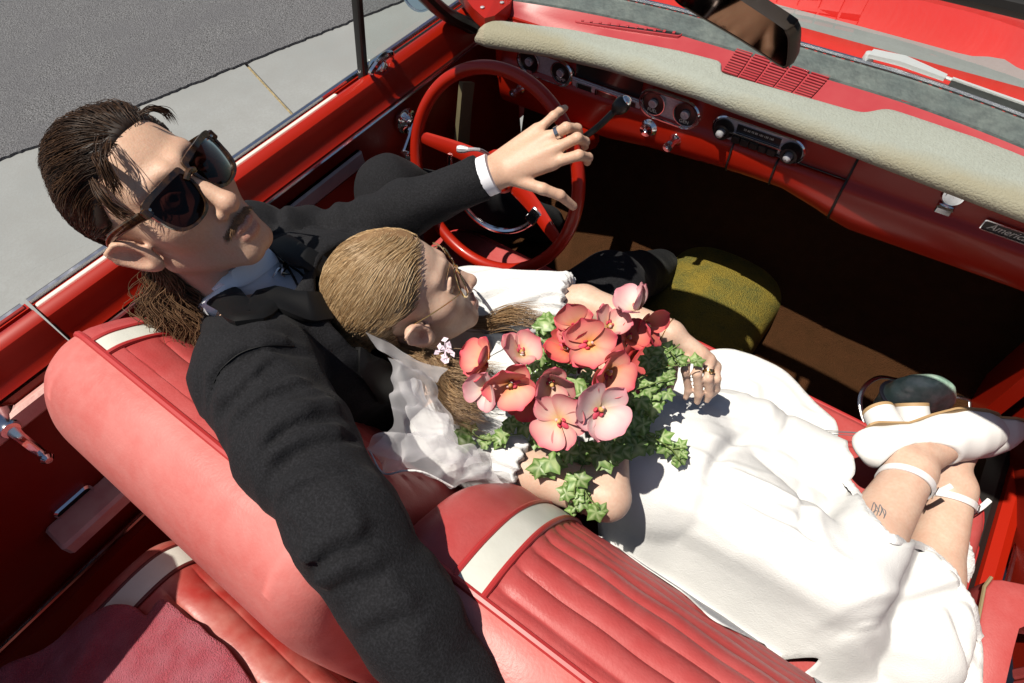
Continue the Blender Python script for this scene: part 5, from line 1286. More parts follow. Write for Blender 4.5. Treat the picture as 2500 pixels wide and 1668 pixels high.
for k in range(26):                                          # long fine folds running from the waist towards the hem
    a = frng.uniform(0, 1); x0, y0 = 1475+150*a*.3+frng.uniform(-10, 60), 900+330*a; x1, y1 = 1900+250*(1-a)*.4+frng.uniform(-120, 60), 1010+440*a+frng.uniform(-30, 30)
    t0, t1 = frng.uniform(0, .45), frng.uniform(.6, 1.0); b_ = frng.uniform(-28, 28)
    pts = [(x0+(x1-x0)*t, y0+(y1-y0)*t+b_*math.sin(math.pi*t)) for t in np.linspace(t0, t1, 5)]
    xy = hits(pts, sk0)[:, :2]; FOLDS.append((smooth_path(np.c_[xy, np.zeros(len(xy))], 8)[:, :2], frng.choice([-1, 1])*frng.uniform(.003, .0065), frng.uniform(.005, .009)))
skf = lambda P: P[:, 2]-skirt_h(P[:, 0], P[:, 1])
OUTL = [(1371,1202),(1410,1150),(1440,1060),(1450,985),(1490,900),(1540,860),(1600,818),(1655,800),(1720,812),(1800,850),(1864,916),(1924,984),(1946,1020),(1960,1052),(1962,1085),(1948,1108),(1965,1132),(2000,1190),(2036,1236),(2075,1246),(2120,1262),(2175,1300),(2205,1352),(2238,1400),(2252,1470),(2256,1560),(2250,1680),(2100,1690),(1905,1600),(1858,1535),(1830,1512),(1662,1436),(1565,1358),(1440,1272)]
oxy = hits(OUTL, skf)[:, :2]; oxy = smooth_path(np.c_[oxy, np.zeros(len(oxy))], 260, True)[:, :2]
def inside(px, py, poly):
    r = np.zeros(px.shape, bool); x0, y0 = poly[-1]
    for x1, y1 in poly:
        cnd = ((y1 > py) != (y0 > py)); xi = (x0-x1)*(py-y1)/((y0-y1) if y0 != y1 else 1e-9)+x1; r ^= cnd & (px < xi); x0, y0 = x1, y1
    return r
def cloth_patch(name, oxy, hfun, m, parent, hs=.0042, thick=.003):
    """a cloth of height hfun over the outline oxy (plan view), with its own thickness"""
    lo_, hi_ = oxy.min(0)-.004, oxy.max(0)+.004
    gx = np.arange(lo_[0], hi_[0], hs); gy = np.arange(lo_[1], hi_[1], hs); GX, GY = np.meshgrid(gx, gy, indexing='ij')
    ins = inside(GX, GY, oxy); idx = -np.ones(GX.shape, int)
    cellm = ins[:-1, :-1] & ins[1:, :-1] & ins[1:, 1:] & ins[:-1, 1:]
    use = np.zeros_like(ins); use[:-1, :-1] |= cellm; use[1:, :-1] |= cellm; use[1:, 1:] |= cellm; use[:-1, 1:] |= cellm
    idx[use] = np.arange(use.sum()); vx, vy = GX[use], GY[use]
    ii, jj = np.nonzero(cellm); quads = np.stack([idx[ii, jj], idx[ii+1, jj], idx[ii+1, jj+1], idx[ii, jj+1]], 1)
    cntq = np.bincount(quads.ravel(), minlength=len(vx)); bi = np.nonzero(cntq < 4)[0]; B = np.c_[vx[bi], vy[bi]]
    best = np.full(len(B), 9.); bp2 = B.copy()
    for p0_, p1_ in zip(oxy, np.roll(oxy, -1, 0)):                # pull the border onto the outline
        d = p1_-p0_; t = np.clip(((B-p0_)@d)/(d@d+1e-12), 0, 1); q_ = p0_+t[:, None]*d; e = np.hypot(*(B-q_).T); m_ = e < best; best[m_] = e[m_]; bp2[m_] = q_[m_]
    near = best < hs*1.6; vx[bi[near]] = bp2[near, 0]; vy[bi[near]] = bp2[near, 1]
    top_v = np.c_[vx, vy, hfun(vx, vy)]; nb0 = len(top_v); low = top_v-np.array((0, 0, thick))
    f_ = [tuple(q_) for q_ in quads]+[tuple(q_[::-1]+nb0) for q_ in quads]; ec = set()
    for q_ in quads:
        for k in range(4): ec.add((int(q_[k]), int(q_[(k+1) % 4])))
    for e in ec:
        if (e[1], e[0]) not in ec: f_.append((e[1], e[0], e[0]+nb0, e[1]+nb0))
    return mesh_obj(name, np.vstack([top_v, low]), f_, m, parent)
skirt = cloth_patch("skirt", oxy, skirt_h, M_DRESS, dress)
# lace hem
def lace_edge(pts, name, w, n=150, inward=1):
    C = hits(pts, skf); C = smooth_path(C, n); C[:, 2] = np.convolve(np.pad(C[:, 2], 4, 'edge'), np.ones(9)/9, 'valid')
    T = np.gradient(C, axis=0); T[:, 2] = 0; T /= np.linalg.norm(T, axis=1)[:, None]; W = np.c_[-T[:, 1], T[:, 0], 0*T[:, 0]]*inward
    rows = []
    for i in range(n):
        r = .0016*math.sin(i*1.1)+.0010*math.sin(i*.43); q = C[i]
        rows.append([q-W[i]*w*.35+(0, 0, -.002-r*.6), q-W[i]*w*.15+(0, 0, .002+r), q+W[i]*w*.15+(0, 0, .0035-r), q+W[i]*w*.55+(0, 0, .002+r*.5), q+W[i]*w*.7+(0, 0, -.004)])
    mb = MB(); mb.loft(rows, closed=False); return mb.build(name, M_LACE, dress, sharp_ang=0)
lace_edge([(1938,1102),(1962,1132),(2000,1190),(2034,1233),(2072,1243),(2118,1260),(2172,1300),(2203,1352),(2234,1400),(2247,1470)], "lace_hem", .016)
ls = hits([(2187,1225),(2202,1255),(2205,1290),(2192,1318)], lambda P: P[:, 2]-.545)
mb = MB(); rows = []
for i, p in enumerate(smooth_path(ls, 34)):
    w = .004*math.sin(i*1.5); rows.append([p+(-.012, 0, .012+w*.3), p+(0, 0, .016+w), p+(.016, w*.5, .008+w), p+(.022, w, .0)])
mb.loft(rows, closed=False); mb.build("lace_ruffle", M_LACE, dress)

# veil of tulle
veil = MB()
def sheet(rows, nu=40, nv=14, amp=.006, seed=0.):
    """rows: lists of points (x, y, depth) on the print; a loose cloth through them"""
    R_ = [smooth_path([dp(*p) for p in r], nu) for r in rows]; R_ = np.array(R_); out = []
    for i in range(nu): out.append(smooth_path(R_[:, i], nv))
    out = np.array(out); fl = out.reshape(-1, 3); fl = fl+np.stack([amp*vnoise(fl, 95, seed)+.12*amp*vnoise(fl, 200, seed), amp*vnoise(fl, 80, seed+3)+.12*amp*vnoise(fl, 180, seed), amp*1.4*vnoise(fl, 110, seed+5)+.15*amp*vnoise(fl, 220, seed)], 1)
    veil.add(fl, [(i*nv+j, (i+1)*nv+j, (i+1)*nv+j+1, i*nv+j+1) for i in range(nu-1) for j in range(nv-1)])
sheet([[(768,605,.93),(772,660,.93),(800,705,.92),(850,780,.89),(910,830,.88),(1000,880,.89)], [(790,600,.95),(795,660,.95),(825,700,.94),(880,775,.93),(945,820,.92),(1030,850,.93)]], 80, 24, .003, 1)
sheet([[(885,820,.86),(905,900,.83),(900,980,.80),(850,1035,.79)], [(930,835,.87),(950,910,.84),(960,985,.83),(950,1060,.81)], [(985,870,.90),(1010,910,.865),(1040,960,.85),(1050,1020,.84)]], 80, 60, .0065, 2)
sheet([[(845,1030,.80),(880,1085,.80),(960,1080,.80),(1040,1120,.82)], [(880,1000,.81),(940,1030,.80),(1020,1060,.81),(1090,1110,.83)], [(950,990,.83),(1010,1000,.82),(1090,1050,.83),(1160,1110,.84)]], 80, 60, .0075, 4)
sheet([[(905,880,.845),(940,940,.825),(985,1010,.82),(1030,1090,.82)], [(960,870,.865),(1000,930,.845),(1050,990,.835),(1110,1070,.83)]], 80, 50, .009, 6)
veil.build("veil", M_TULLE, bride, sharp_ang=0)
# edge of the veil: rolled rim, and a comb of small flowers behind the ear
mb = MB(); mb.tube(smooth_path([dp(848,1034,.798), dp(880,1086,.797), dp(930,1080,.795), dp(975,1085,.797), dp(1040,1118,.815)], 40), .0013, 5); mb.build("veil_edge", M_LACE, bride)
mb = MB(); ec_ = dp(1022, 805, .925)
for k in range(11):
    a = k*.57; p = ec_+CR*.013*math.cos(a)*(.4+.6*(k % 2))+CD*.017*math.sin(a)*(.5+.5*((k+1) % 2)); e1 = CR*.006*math.cos(a*2)+CD*.006*math.sin(a*2); e2 = -CR*.004*math.sin(a*2)+CD*.004*math.cos(a*2)
    mb.add([p-e1, p-e2+CF*-.002, p+e1, p+e2], [(0, 1, 2, 3)]); mb.tube([p, ec_], .0007, 4)
mb.build("earring", mat("pale_lilac_lace", (.75,.62,.72), .7), bride, sharp_ang=0)
mb = MB(); mb.tube([from_b((-.0855, -.004+.004*math.cos(a), -.034+.005*math.sin(a))) for a in np.linspace(0, 6.28, 14)[:-1]], .0008, 5, closed=True); mb.build("earring_hoop", M_SILVER, bride)

# ring and bracelet
rx = hfin[2][1]-hmcp[2]; rx /= np.linalg.norm(rx); rc = hmcp[2]*.35+hfin[2][1]*.65
mb = MB(); mb.lathe(rc, rx, [(-.002, .0082), (-.002, .0096), (.002, .0096), (.002, .0082)], 20, cap=False); mb.lathe(rc-CF*.009, -CF, [(0, .003), (.003, .0035), (.005, .001)], 8); mb.build("ring", M_GOLD, bride)
bx_ = (bLWR-bLELB)/np.linalg.norm(bLWR-bLELB)
mb = MB(); u_ = np.cross(bx_, (0, 0, 1)); u_ /= np.linalg.norm(u_); w_ = np.cross(u_, bx_)
mb.tube([bLWR-bx_*.008+.0245*(u_*math.cos(a)+w_*math.sin(a))+bx_*.006*math.sin(a) for a in np.linspace(0, 6.28, 30)[:-1]], .0008, 5, closed=True); mb.build("bracelet", M_GOLD, bride)

# shoes
M_SHOE = mat("white_leather", (.78,.77,.75), .5, bump=(400, .12, .0008)); M_SOLE = mat("tan_sole_edge", (.42,.27,.13), .6); M_STRAP = mat("white_strap", (.72,.70,.70), .5)
def shoe(he, to, an, kn, label):
    ax_ = to-he; L_ = np.linalg.norm(ax_); ax_ /= L_; up_ = an-(he+ax_*((an-he)@ax_)); up_ /= np.linalg.norm(up_)       # from the sole towards the ankle
    w_ = np.cross(ax_, up_); n_ = -up_; L_ = L_
    toL = lambda P: np.stack([(P-he)@ax_, (P-he)@w_, (P-he)@up_], 1); frL = lambda q: he+np.outer(np.asarray(q)[..., 0], ax_)+np.outer(np.asarray(q)[..., 1], w_)+np.outer(np.asarray(q)[..., 2], up_)
    solez = lambda x: np.interp(x, [-.03, 0, .06, .11, .16, .22, .28], [-.022, -.024, -.022, -.036, -.046, -.044, -.036])
    hwid = lambda x: np.interp(x, [-.03, 0, .06, .13, .18, .22, .25, .27], [.010, .033, .033, .040, .044, .041, .033, .012])
    def fn(P):
        q = toL(P); x, y, z = q.T
        d = s_chain(q, [(.0, 0, .006), (.06, 0, .004), (.13, 0, -.010), (.185, 0, -.020), (.225, 0, -.024), (L_-.012, 0, -.024)], [.037, .038, .044, .044, .036, .025], .02)
        d = smax(d, np.abs(y)-hwid(x)-.002, .008); d = smax(d, solez(x)-z, .004)
        d = smax(d, -s_ell(q, (.072, 0, .052), (.078, .060, .040)), .004)      # opening
        return d
    V, Fq = sdf_mesh(fn, np.minimum(he, to)-.11, np.maximum(he, to)+.11, .0032)
    so = mesh_obj("shoe", V, Fq, M_SHOE, bride, label=label)
    xs_ = np.linspace(-.010, L_+.006, 40)
    loop = [(x, hwid(x)+.001, solez(x)) for x in xs_]+[(x, -hwid(x)-.001, solez(x)) for x in xs_[::-1]]
    mb = MB(); o1 = frL(np.array(loop)); mb.loft([o1+up_*.0018, o1-up_*.0022], True, True); mb.build("sole", M_SOLE, so, sharp_ang=40)
    hp = frL(np.array([(.044, 0, -.026)]))[0]; mb = MB()
    mb.lathe(hp, n_, [(0, .030), (.02, .0285), (.034, .0275), (.040, .0275)], 30); mb.build("heel", M_SHOE, so, sharp_ang=40)
    mb = MB(); mb.lathe(hp+n_*.040, n_, [(0, .0278), (.006, .0278)], 30); mb.build("heel_tip", M_SOLE, so, sharp_ang=40)
    # strap round the ankle, with a buckle
    ld = (kn-an)/np.linalg.norm(kn-an); sc = an+ld*.028; mb = MB(); e1 = np.cross(ld, up_); e1 /= np.linalg.norm(e1); e2 = np.cross(ld, e1)
    ring = []
    for a in np.linspace(0, 2*np.pi, 40, endpoint=False):
        dr = e1*math.cos(a)+e2*math.sin(a); p = sc+dr*.060+ld*.008*math.sin(a)
        ring.append((p, dr))
    PP = np.array([r_[0] for r_ in ring]); DD = np.array([r_[1] for r_ in ring])
    for _ in range(16): PP = PP-DD*np.maximum(bride_body(PP)-.001, 0)[:, None]*.9
    ring = list(zip(PP, DD))
    rows = [[p-ld*.0065+dr*.000, p-ld*.0065+dr*.0026, p+ld*.0065+dr*.0026, p+ld*.0065] for p, dr in ring]; rows.append(rows[0])
    mb.loft(rows, True, False); mb.build("ankle_strap", M_STRAP, so, sharp_ang=40)
    k_ = max(range(40), key=lambda i: (ring[i][0]-CAM)@CR-.3*((ring[i][0]-CAM)@CF)); p, dr = ring[k_]; tg = np.cross(ld, dr)
    mb = MB(); mb.tube([p+dr*.004+tg*a*.009+ld*b*.008 for a, b in rrect(1, 1, .3, 3)], .0011, 6, closed=True); mb.build("buckle", M_SILVER, so)
    mb = MB(); mb.tube(smooth_path([p+dr*.003, p+dr*.010-ld*.012, p+dr*.018-ld*.030], 8), .0045, 6, flat=.35); mb.build("strap_end", M_STRAP, so)
    return so
shoe(bHEEL2, bTOE2, bANL, bKNL, "white block-heeled shoe underneath")
shoe(bHEEL, bTOE, bANR, bKNR, "white block-heeled shoe on top")

# small line tattoos on the calf (ink in the skin: thin marks following the leg)
M_INK = mat("tattoo_ink", (.16, .17, .19), .7)
def ink(pts, r=.0007): 
    C = snap(smooth_path(hits(pts, bride_body), 14), bride_body, .0002); return C, r
mb = MB()
for pts in (((1998,1180),(2001,1166),(2006,1153),(2010,1165),(2004,1180)), ((2004,1175),(2012,1172)), ((2012,1183),(2016,1170),(2020,1158),(2024,1172),(2018,1184)), ((2020,1182),(2026,1168),(2033,1176),(2028,1190)), ((2010,1158),(2018,1176)), ((2024,1164),(2030,1184))):
    C, r = ink(pts); mb.tube(C, r, 4)
mb.build("tattoo", M_INK, bride)
mb = MB()
for pts in (((1925,1106),(1945,1102),(1968,1092)), ((1938,1108),(1950,1100),(1982,1091)), ((1940,1108),(1948,1116),(1952,1106))):
    C, r = ink(pts); mb.tube(C, r, 4)
mb.build("tattoo", M_INK, bride)

# gold-rimmed glasses
GL0 = from_b((0, .09, .01))
gg = thing("glasses", "gold wire-rimmed glasses with thin temples worn by the bride", "glasses", GL0)
for s in (-1, 1):
    cx = s*.033; cz = .004; wr = lambda x: .1000-2.0*x*x
    lp = [(.027*math.cos(a)*(1 if math.sin(a) < 0 else .97), .0235*math.sin(a)) for a in np.linspace(0, 2*np.pi, 40, endpoint=False)]
    ring = [from_b((cx+a, wr(cx+a), cz+b)) for a, b in lp]
    mb = MB(); mb.tube(ring, .0013, 6, closed=True); mb.build("rim", M_GOLD, gg)
    mb = MB(); mb.add(ring+[from_b((cx, wr(cx)+.0015, cz))], [(i, (i+1) % 40, 40) for i in range(40)]); mb.build("lens", glass_mat("smoky_lens", (.42,.30,.31), .02, 1.45) if s < 0 else bpy.data.materials["smoky_lens"], gg, sharp_ang=0)
    mb = MB(); mb.tube(smooth_path([from_b((s*.060, .0925, .012)), from_b((s*.071, .083, .014)), from_b((s*.0785, .040, .013)), from_b((s*.0825, -.004, .012)), from_b((s*.083, -.022, -.006))], 20), .0011, 6); mb.build("temple", M_GOLD, gg)
mb = MB(); mb.tube(smooth_path([from_b((-.008, .0985, .008)), from_b((0, .1035, .012)), from_b((.008, .0985, .008))], 8), .0013, 6); mb.tube(smooth_path([from_b((-.012, .0985, .022)), from_b((0, .102, .024)), from_b((.012, .0985, .022))], 8), .0011, 6); mb.build("bridge", M_GOLD, gg)
# ================================================================== bouquet of orchids and ivy
BC = dp(1330, 880, .90)
bq = thing("bouquet", "bouquet of coral pink orchids and trailing ivy lying on the bride's chest", "bouquet", BC)
rng = np.random.default_rng(5)
def leafy_mat(name, attr, trans=.35, rough=.45, tr_col=None):
    m = bpy.data.materials.new(name); m.use_nodes = True; N = m.node_tree.nodes; L = m.node_tree.links; b = N['Principled BSDF']; o = N['Material Output']
    a = N.new('ShaderNodeAttribute'); a.attribute_name = attr; L.new(a.outputs['Color'], b.inputs['Base Color']); b.inputs['Roughness'].default_value = rough; b.inputs['Specular IOR Level'].default_value = .35
    oi = N.new('ShaderNodeObjectInfo'); hs = N.new('ShaderNodeHueSaturation'); mr_ = N.new('ShaderNodeMapRange'); mr_.inputs[3].default_value = .78; mr_.inputs[4].default_value = 1.15
    L.new(oi.outputs['Random'], mr_.inputs[0]); L.new(mr_.outputs[0], hs.inputs['Value']); L.new(a.outputs['Color'], hs.inputs['Color']); L.new(hs.outputs[0], b.inputs['Base Color'])
    t = N.new('ShaderNodeBsdfTranslucent'); L.new(hs.outputs[0], t.inputs[0]); mx = N.new('ShaderNodeMixShader'); mx.inputs[0].default_value = trans
    L.new(b.outputs[0], mx.inputs[1]); L.new(t.outputs[0], mx.inputs[2]); L.new(mx.outputs[0], o.inputs[0]); return m
M_PETAL = leafy_mat("orchid_petal", "tint", .32, .55); M_IVY = leafy_mat("ivy_leaf", "tint", .25, .38)
M_STEM = mat("green_stem", (.13,.19,.045), .5)
def raw_mesh(name, v, f, tint, m):
    me = bpy.data.meshes.new(name); me.from_pydata([tuple(a) for a in v], [], f); me.update(); me.shade_smooth()
    a = me.attributes.new("tint", 'FLOAT_COLOR', 'POINT'); a.data.foreach_set('color', np.c_[np.array(tint), np.ones(len(v))].ravel()); me.materials.append(m); return me
def petal_mesh(name, ln, wd, cup, curl, pal, tip=.5, n=13, k=11, seed=0):
    """petal growing along +x from the origin, its face to +z"""
    v = []; c = []; a0, a1, a2 = (np.array(p) for p in pal)
    for i in range(n):
        t = i/(n-1); w = wd*(math.sqrt(max(0, 1-((t-.58)/.43)**2)) if t > .58 else .13+.87*math.sin(math.pi/2*t/.58)**1.1)
        for j in range(k):
            s = 2*j/(k-1)-1
            x = ln*t-.05*ln*abs(s)**2*t; y = w*s; z = cup*(s*s)*w+curl*t*t*ln+.035*ln*math.sin(3*s+seed+5*t)*t
            v.append((x, y, z)); e = max(t**2.2, abs(s)**2.5*(.35+.65*t)); vein = .10*(math.cos(s*15+1.5*t) > .72)*(t > .12)
            col = a0*(1-min(1, t*2.6))+a1*min(1, t*2.6); col = col*(1-e*.92)+a2*e*.92; col = col*(1-vein)+a2*vein; c.append(col)
    f = [(i*k+j, (i+1)*k+j, (i+1)*k+j+1, i*k+j+1) for i in range(n-1) for j in range(k-1)]
    v = np.array(v); nb = len(v); low = v-np.array((0, 0, .0007)); f2 = f+[tuple(nb+q for q in r[::-1]) for r in f]
    return raw_mesh(name, np.vstack([v, low]), f2, np.vstack([c, c]), M_PETAL)
PALS = [((.92,.42,.07), (.93,.49,.34), (.82,.06,.15)), ((.93,.60,.24), (.95,.69,.57), (.86,.14,.24)), ((.84,.22,.05), (.90,.30,.19), (.78,.045,.12)), ((.94,.74,.46), (.96,.85,.79), (.88,.28,.37))]
PET = [(petal_mesh("petal", .037, .0245, .26, .12, p, .62, seed=i), petal_mesh("sepal", .036, .0155, .30, .10, p, .7, seed=i+2)) for i, p in enumerate(PALS)]
def lip_mesh():
    mb = MB(); cr = (.80,.10,.16); ye = (.90,.55,.20); tint = []
    def blob(c, r, col):
        n0 = len(mb.v); mb.lathe(np.array(c)-np.array((0, 0, r[2])), (0, 0, 1), [(r[2]*(1-math.cos(a)), max(.0003, r[0]*math.sin(a))) for a in np.linspace(0, math.pi, 7)], 9, cap=False)
        for q in range(n0, len(mb.v)):
            x, y, z = mb.v[q]; mb.v[q] = (x, c[1]+(y-c[1])*r[1]/r[0], z)
        tint.extend([col]*(len(mb.v)-n0))
    blob((0, 0, .006), (.0032, .0032, .0055), ye); blob((-.004, .0045, .004), (.0034, .0018, .0046), cr); blob((-.004, -.0045, .004), (.0034, .0018, .0046), cr); blob((-.009, 0, .004), (.0062, .0034, .0016), cr); blob((.003, 0, .008), (.0022, .0022, .0030), (.92, .62, .60))
    return raw_mesh("lip", mb.v, mb.f, tint, M_PETAL)
LIP = lip_mesh()
def place(name, me, parent, M4, label=None):
    o = bpy.data.objects.new(name, me); COL.objects.link(o); o.parent = parent; o.matrix_parent_inverse = Matrix.Identity(4); o.matrix_local = M4
    if label: o['label'] = label
    return o
def basis(z, roll=0.):
    z = np.array(z, float); z /= np.linalg.norm(z); x = np.cross((0, 0, 1) if abs(z[2]) < .95 else (1, 0, 0), z); x /= np.linalg.norm(x); y = np.cross(z, x)
    c, s = math.cos(roll), math.sin(roll); x, y = x*c+y*s, y*c-x*s; return Matrix(((x[0], y[0], z[0], 0), (x[1], y[1], z[1], 0), (x[2], y[2], z[2], 0), (0, 0, 0, 1)))
def img(a, b, c): return CR*a-CD*b-CF*c            # direction: right, up on the print, towards the viewer
#      x    y   depth size  facing on the print     roll  open pal
FL = [(1462,712,.845,1.10,(-.25,.55,.35),  .4, 62, 3), (1478,745,.885,1.05,(.6,-.2,.5), 2.0, 40, 2), (1325,750,.850,1.00,(-.35,.30,.8), 1.2, 46, 0), (1395,752,.845,.95,(.35,.45,.7), 3.0, 48, 1), (1352,790,.825,1.12,(.0,.10,1.0), .2, 30, 0),
      (1118,828,.835,1.05,(-.65,.25,.55), 2.2, 44, 0), (1196,812,.835,1.00,(.10,.45,.8), .9, 50, 1), (1172,880,.820,1.15,(-.1,-.25,1.), 3.6, 42, 0), (1118,890,.830,.95,(-.5,-.3,.8), 1.5, 40, 3), (1264,878,.822,1.08,(.1,-.35,.8), 5.0, 58, 1), (1395,852,.815,1.15,(.15,-.30,.85), 1.0, 56, 0),
      (1376,938,.800,1.22,(.15,-.05,1.0), .6, 28, 3), (1283,964,.808,1.15,(-.15,-.10,1.0), 2.6, 30, 1), (1440,775,.865,.9,(.3,.2,.7), 4.0, 50, 2), (1205,915,.845,.9,(.2,-.5,.6), 3.2, 45, 2), (1300,800,.865,.95,(-.4,.1,.7), .1, 48, 2)]
for i, (x, y, d, sz, fc, roll, tilt, pal) in enumerate(FL):
    c = dp(x, y, d+.025); Mx = Matrix.Translation(Vector(c-BC))@basis(img(*fc), roll)@Matrix.Scale(sz*.98, 4)
    fl = place("orchid", LIP, bq, Mx)
    for k, (ang, kind) in enumerate(((95, 0), (-95, 0), (0, 1), (145, 1), (-145, 1))):
        tl_ = math.radians((tilt*.85 if kind == 0 else tilt*.55)+rng.uniform(-12, 12))
        place("petal" if kind == 0 else "sepal", PET[pal][kind], fl, Matrix.Rotation(math.radians(ang+rng.uniform(-8, 8)), 4, 'Z')@Matrix.Translation((.002, 0, .001 if kind == 0 else -.001))@Matrix.Rotation(-tl_, 4, 'Y')@Matrix.Rotation(math.radians(rng.uniform(-14, 14)), 4, 'X'))
# ivy
def ivy_mesh(seed):
    r_ = np.random.default_rng(seed); v = [(0, 0, .0006)]; c = [(.34, .44, .20)]; out = []
    lobes = [(0, 1.06), (34, .64), (60, .90), (96, .60), (126, .74), (158, .46)]
    pts = [(a, r*(1+r_.uniform(-.08, .08))) for a, r in lobes]; full = pts+[(180, .16)]+[(-a, r*(1+r_.uniform(-.06, .06))) for a, r in lobes[1:][::-1]]
    full = sorted([((a+360) % 360, r) for a, r in full]); m = len(full); S = .0185
    g1, g2, ve = np.array((.12,.235,.05)), np.array((.19,.32,.085)), np.array((.46,.57,.27))
    for ring, kk in ((.5, .55), (1., 1.)):
        for a, r in full:
            t = math.radians(a); tip = r > .45 and True; x, y = S*r*kk*math.cos(t), S*r*kk*math.sin(t); z = -.16*S*(kk*r)**2+.10*S*math.cos(3*t)*kk*r+(.05*S if (ring == .5 and tip) else 0)
            v.append((x, y, z)); isv = r > .68; c.append(ve if (ring == .5 and isv) else (g2 if isv else g1))
    f = [(0, 1+i, 1+(i+1) % m) for i in range(m)]+[(1+i, 1+m+i, 1+m+(i+1) % m, 1+(i+1) % m) for i in range(m)]
    mm = raw_mesh("leaf", v, f, c, M_IVY); return mm
IVY = [ivy_mesh(k) for k in range(5)]
surf_fns = (bride_body, bodice, skf, pr)
def body_depth(x, y): return min((hit(x, y, f_, .6)-CAM)@CF for f_ in surf_fns)
CL = [(1245,735,32,6,.05),(1255,795,36,9,.05),(1275,850,28,6,.06),(1320,712,12,2,.04),(1310,885,40,9,.08),(1340,910,35,7,.08),(1500,812,30,8,.035),(1525,838,30,9,.03),(1505,880,36,11,.03),(1480,905,36,10,.035),(1450,930,32,9,.05),(1470,970,30,9,.03),(1440,1020,34,10,.03),
      (1400,1030,32,8,.035),(1340,1042,32,8,.035),(1290,1050,28,6,.04),(1255,1072,26,4,.03),(1245,995,24,4,.06),(1195,960,30,6,.05),(1165,1000,26,4,.03),(1120,1008,20,3,.025),(1072,990,18,3,.02),(1075,1025,12,2,.015),(1330,1100,22,5,.03),(1315,1135,18,4,.02),(1345,1140,16,3,.02),(1330,1172,14,2,.012),(1374,1168,14,3,.012),
      (1500,1010,24,6,.02),(1540,1030,14,3,.014),(1570,1030,14,3,.014),(1560,1056,10,2,.012),(1600,826,8,2,.012),(1560,818,14,3,.02),(1430,880,36,8,.07),(1330,845,30,5,.07),(1220,855,26,4,.06),(1410,960,30,6,.08)]
lp_ = {}
for (x, y, r, n_, lift) in CL:
    bd0 = body_depth(x, y)
    for k in range(n_):
        a = rng.uniform(0, 6.28); q = r*math.sqrt(rng.uniform(0, 1)); lf = lift*rng.uniform(.35, 1.15)
        p = dp(x+q*math.cos(a), y+q*math.sin(a), min(bd0, .985)-lf)
        z = img(rng.normal(-.1, .38), rng.normal(.1, .38), 1)*.55+np.array((0, 0, .6)); s_ = rng.uniform(.66, 1.30)*(.85 if lift < .03 else 1)
        place("leaf", IVY[rng.integers(0, 5)], bq, Matrix.Translation(Vector(p-BC))@basis(z, rng.uniform(0, 6.28))@Matrix.Scale(s_, 4))
mb = MB()
for path, lift in ((((1262,745),(1262,800),(1285,850),(1320,890)), .05), (((1470,735),(1450,775),(1435,800),(1420,850)), .07), (((1600,830),(1545,840),(1500,850),(1450,880)), .045), (((1550,862),(1500,880),(1440,900)), .05), (((1400,940),(1440,970),(1500,1005),(1540,1030),(1562,1060)), .03), (((1545,1030),(1572,1028)), .02),
                   (((1360,960),(1345,1040),(1325,1100),(1318,1135),(1335,1180)), .03), (((1335,1110),(1350,1140),(1376,1170)), .022), (((1300,930),(1240,985),(1165,1000),(1110,1008),(1070,985)), .03), (((1330,960),(1290,1045),(1250,1072)), .03), (((1420,940),(1445,1010),(1410,1040)), .05), (((1075,1000),(1078,1025)), .018), (((1560,835),(1530,800),(1500,790)), .05), (((1480,860),(1530,812),(1560,790)), .055)):
    mb.tube(smooth_path([dp(x, y, min(body_depth(x, y), .985)-lift*.8) for x, y in path], 16), .0011, 5)
mb.build("stem", M_STEM, bq, sharp_ang=0)
mb = MB(); c0 = dp(1340, 900, .90); mb.tube(smooth_path([c0, c0+(.03, .04, -.05), np.array((.09, -.27, .83))], 8), .012, 8); mb.build("stem_bundle", M_STEM, bq)

# ================================================================== purse on the floor
PC = at(2100, 915, 'z', .455)
M_SHELL = mat("green_shell", (.42,.60,.50), .25, coat=.7, var=[(26, (.68,.76,.68), .85), (60, (.22,.40,.32), .6)], bump=(45, .5, .006))
pu_ = thing("purse", "small pale green shell purse with a silver loop handle by the white shoes", "purse", (PC[0], PC[1], .29))
def purse_fn(P):
    q = P-PC; e1 = CR*.95+CD*.30; e1 /= np.linalg.norm(e1); e3 = np.cross(e1, (0, 0, 1)); e3 /= np.linalg.norm(e3); e2 = np.cross(e3, e1)
    d = s_ell(P, PC+(0, 0, -.01), (.070, .095, .042), np.stack([e1, e2, e3], 1))
    return d+.0035*vnoise(P, 55, 3)+.0015*vnoise(P, 130, 1)
V, Fq = sdf_mesh(purse_fn, PC-.13, PC+.13, .005); mesh_obj("purse_body", V, Fq, M_SHELL, pu_)
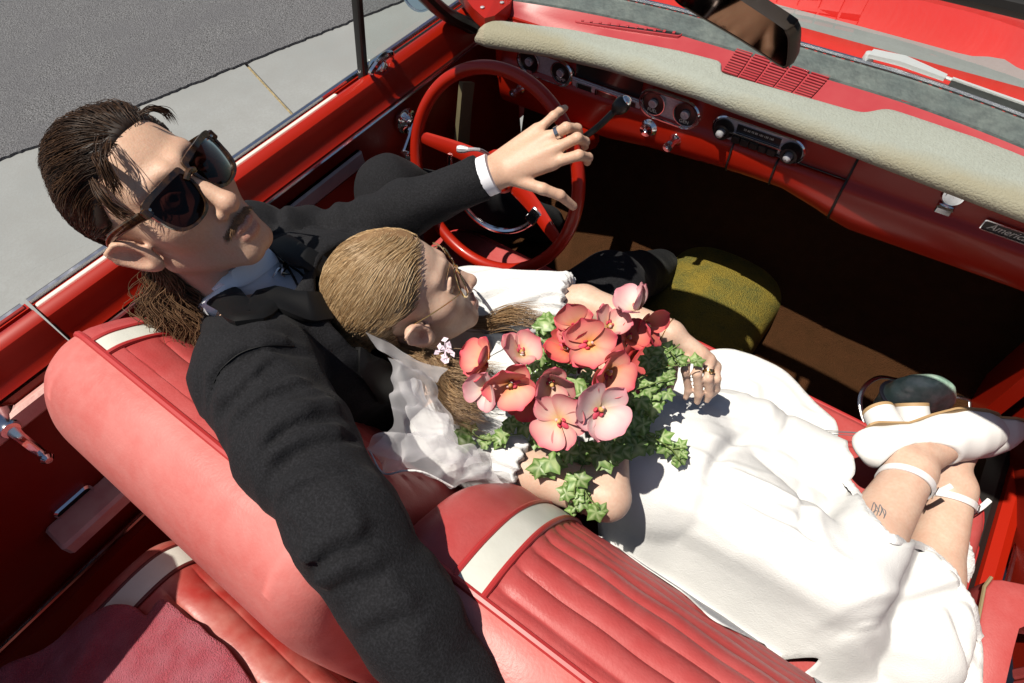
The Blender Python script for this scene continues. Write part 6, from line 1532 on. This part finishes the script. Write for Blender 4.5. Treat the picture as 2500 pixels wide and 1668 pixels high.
mb = MB(); e1 = CR*.95+CD*.30; e1 /= np.linalg.norm(e1); e3 = np.cross(e1, (0, 0, 1)); e3 /= np.linalg.norm(e3)
mb.tube([PC+e1*.071*math.cos(a)-e3*(.043*math.sin(a))+np.array((0, 0, -.012)) for a in np.linspace(0, 2*np.pi, 40, endpoint=False)], .007, 8, closed=True, flat=.5); mb.build("clasp_band", mat("grey_band", (.20,.19,.22), .5), pu_)
d0 = (PC-CAM)@CF
mb = MB(); mb.tube(smooth_path([dp(2062,872,d0), dp(2020,866,d0-.01), dp(1988,884,d0-.02), dp(1974,915,d0-.03), dp(1978,950,d0-.04), dp(1990,985,d0-.05)], 30), .0048, 8, flat=.4); mb.build("handle", M_SILVER, pu_)
mb = MB(); mb.tube(smooth_path([dp(2165,902,d0), dp(2195,910,d0-.01), dp(2224,918,d0-.015), dp(2228,935,d0-.02), dp(2226,965,d0-.03)], 20), .0048, 8, flat=.4); mb.build("strap", M_SILVER, pu_)

# ================================================================== cloths on the rear bench
RBy = np.array([-1.6, -1.45, -1.2, -1.02, -.93, -.885, -.865]); RBz = np.array([.50, .50, .52, .535, .535, .515, .47])
def xy_of(pts, z): q = np.array([at(x, y, 'z', z)[:2] for x, y in pts]); return smooth_path(np.c_[q, np.zeros(len(q))], 140, True)[:, :2]
def bench_h(X, Y, t, seed, amp):
    P = np.stack([X, Y, 0*X], 1); return np.interp(Y, RBy, RBz)+t+amp*(vnoise(P, 22, seed)+.5*vnoise(P, 48, seed+2))+.0012*vnoise(P, 190, seed)
tw = cloth_patch("towel", xy_of([(366,1374),(398,1392),(428,1418),(455,1432),(478,1456),(515,1482),(545,1520),(570,1560),(612,1640),(560,1760),(340,1760),(-40,1760),(-40,1560),(80,1490),(165,1432),(230,1398),(300,1390),(335,1412)], .55),
    lambda X, Y: np.maximum(bench_h(X, Y, .016, 2, .004), .40)+.010*np.exp(-((X+.47+.3*(Y+1))/.025)**2)-.008*np.exp(-((X+.515)/.02)**2), M_TOWEL, None, .006, .010)
tag(tw, "pink terry towel spread over the red rear bench, half in shadow", "towel")
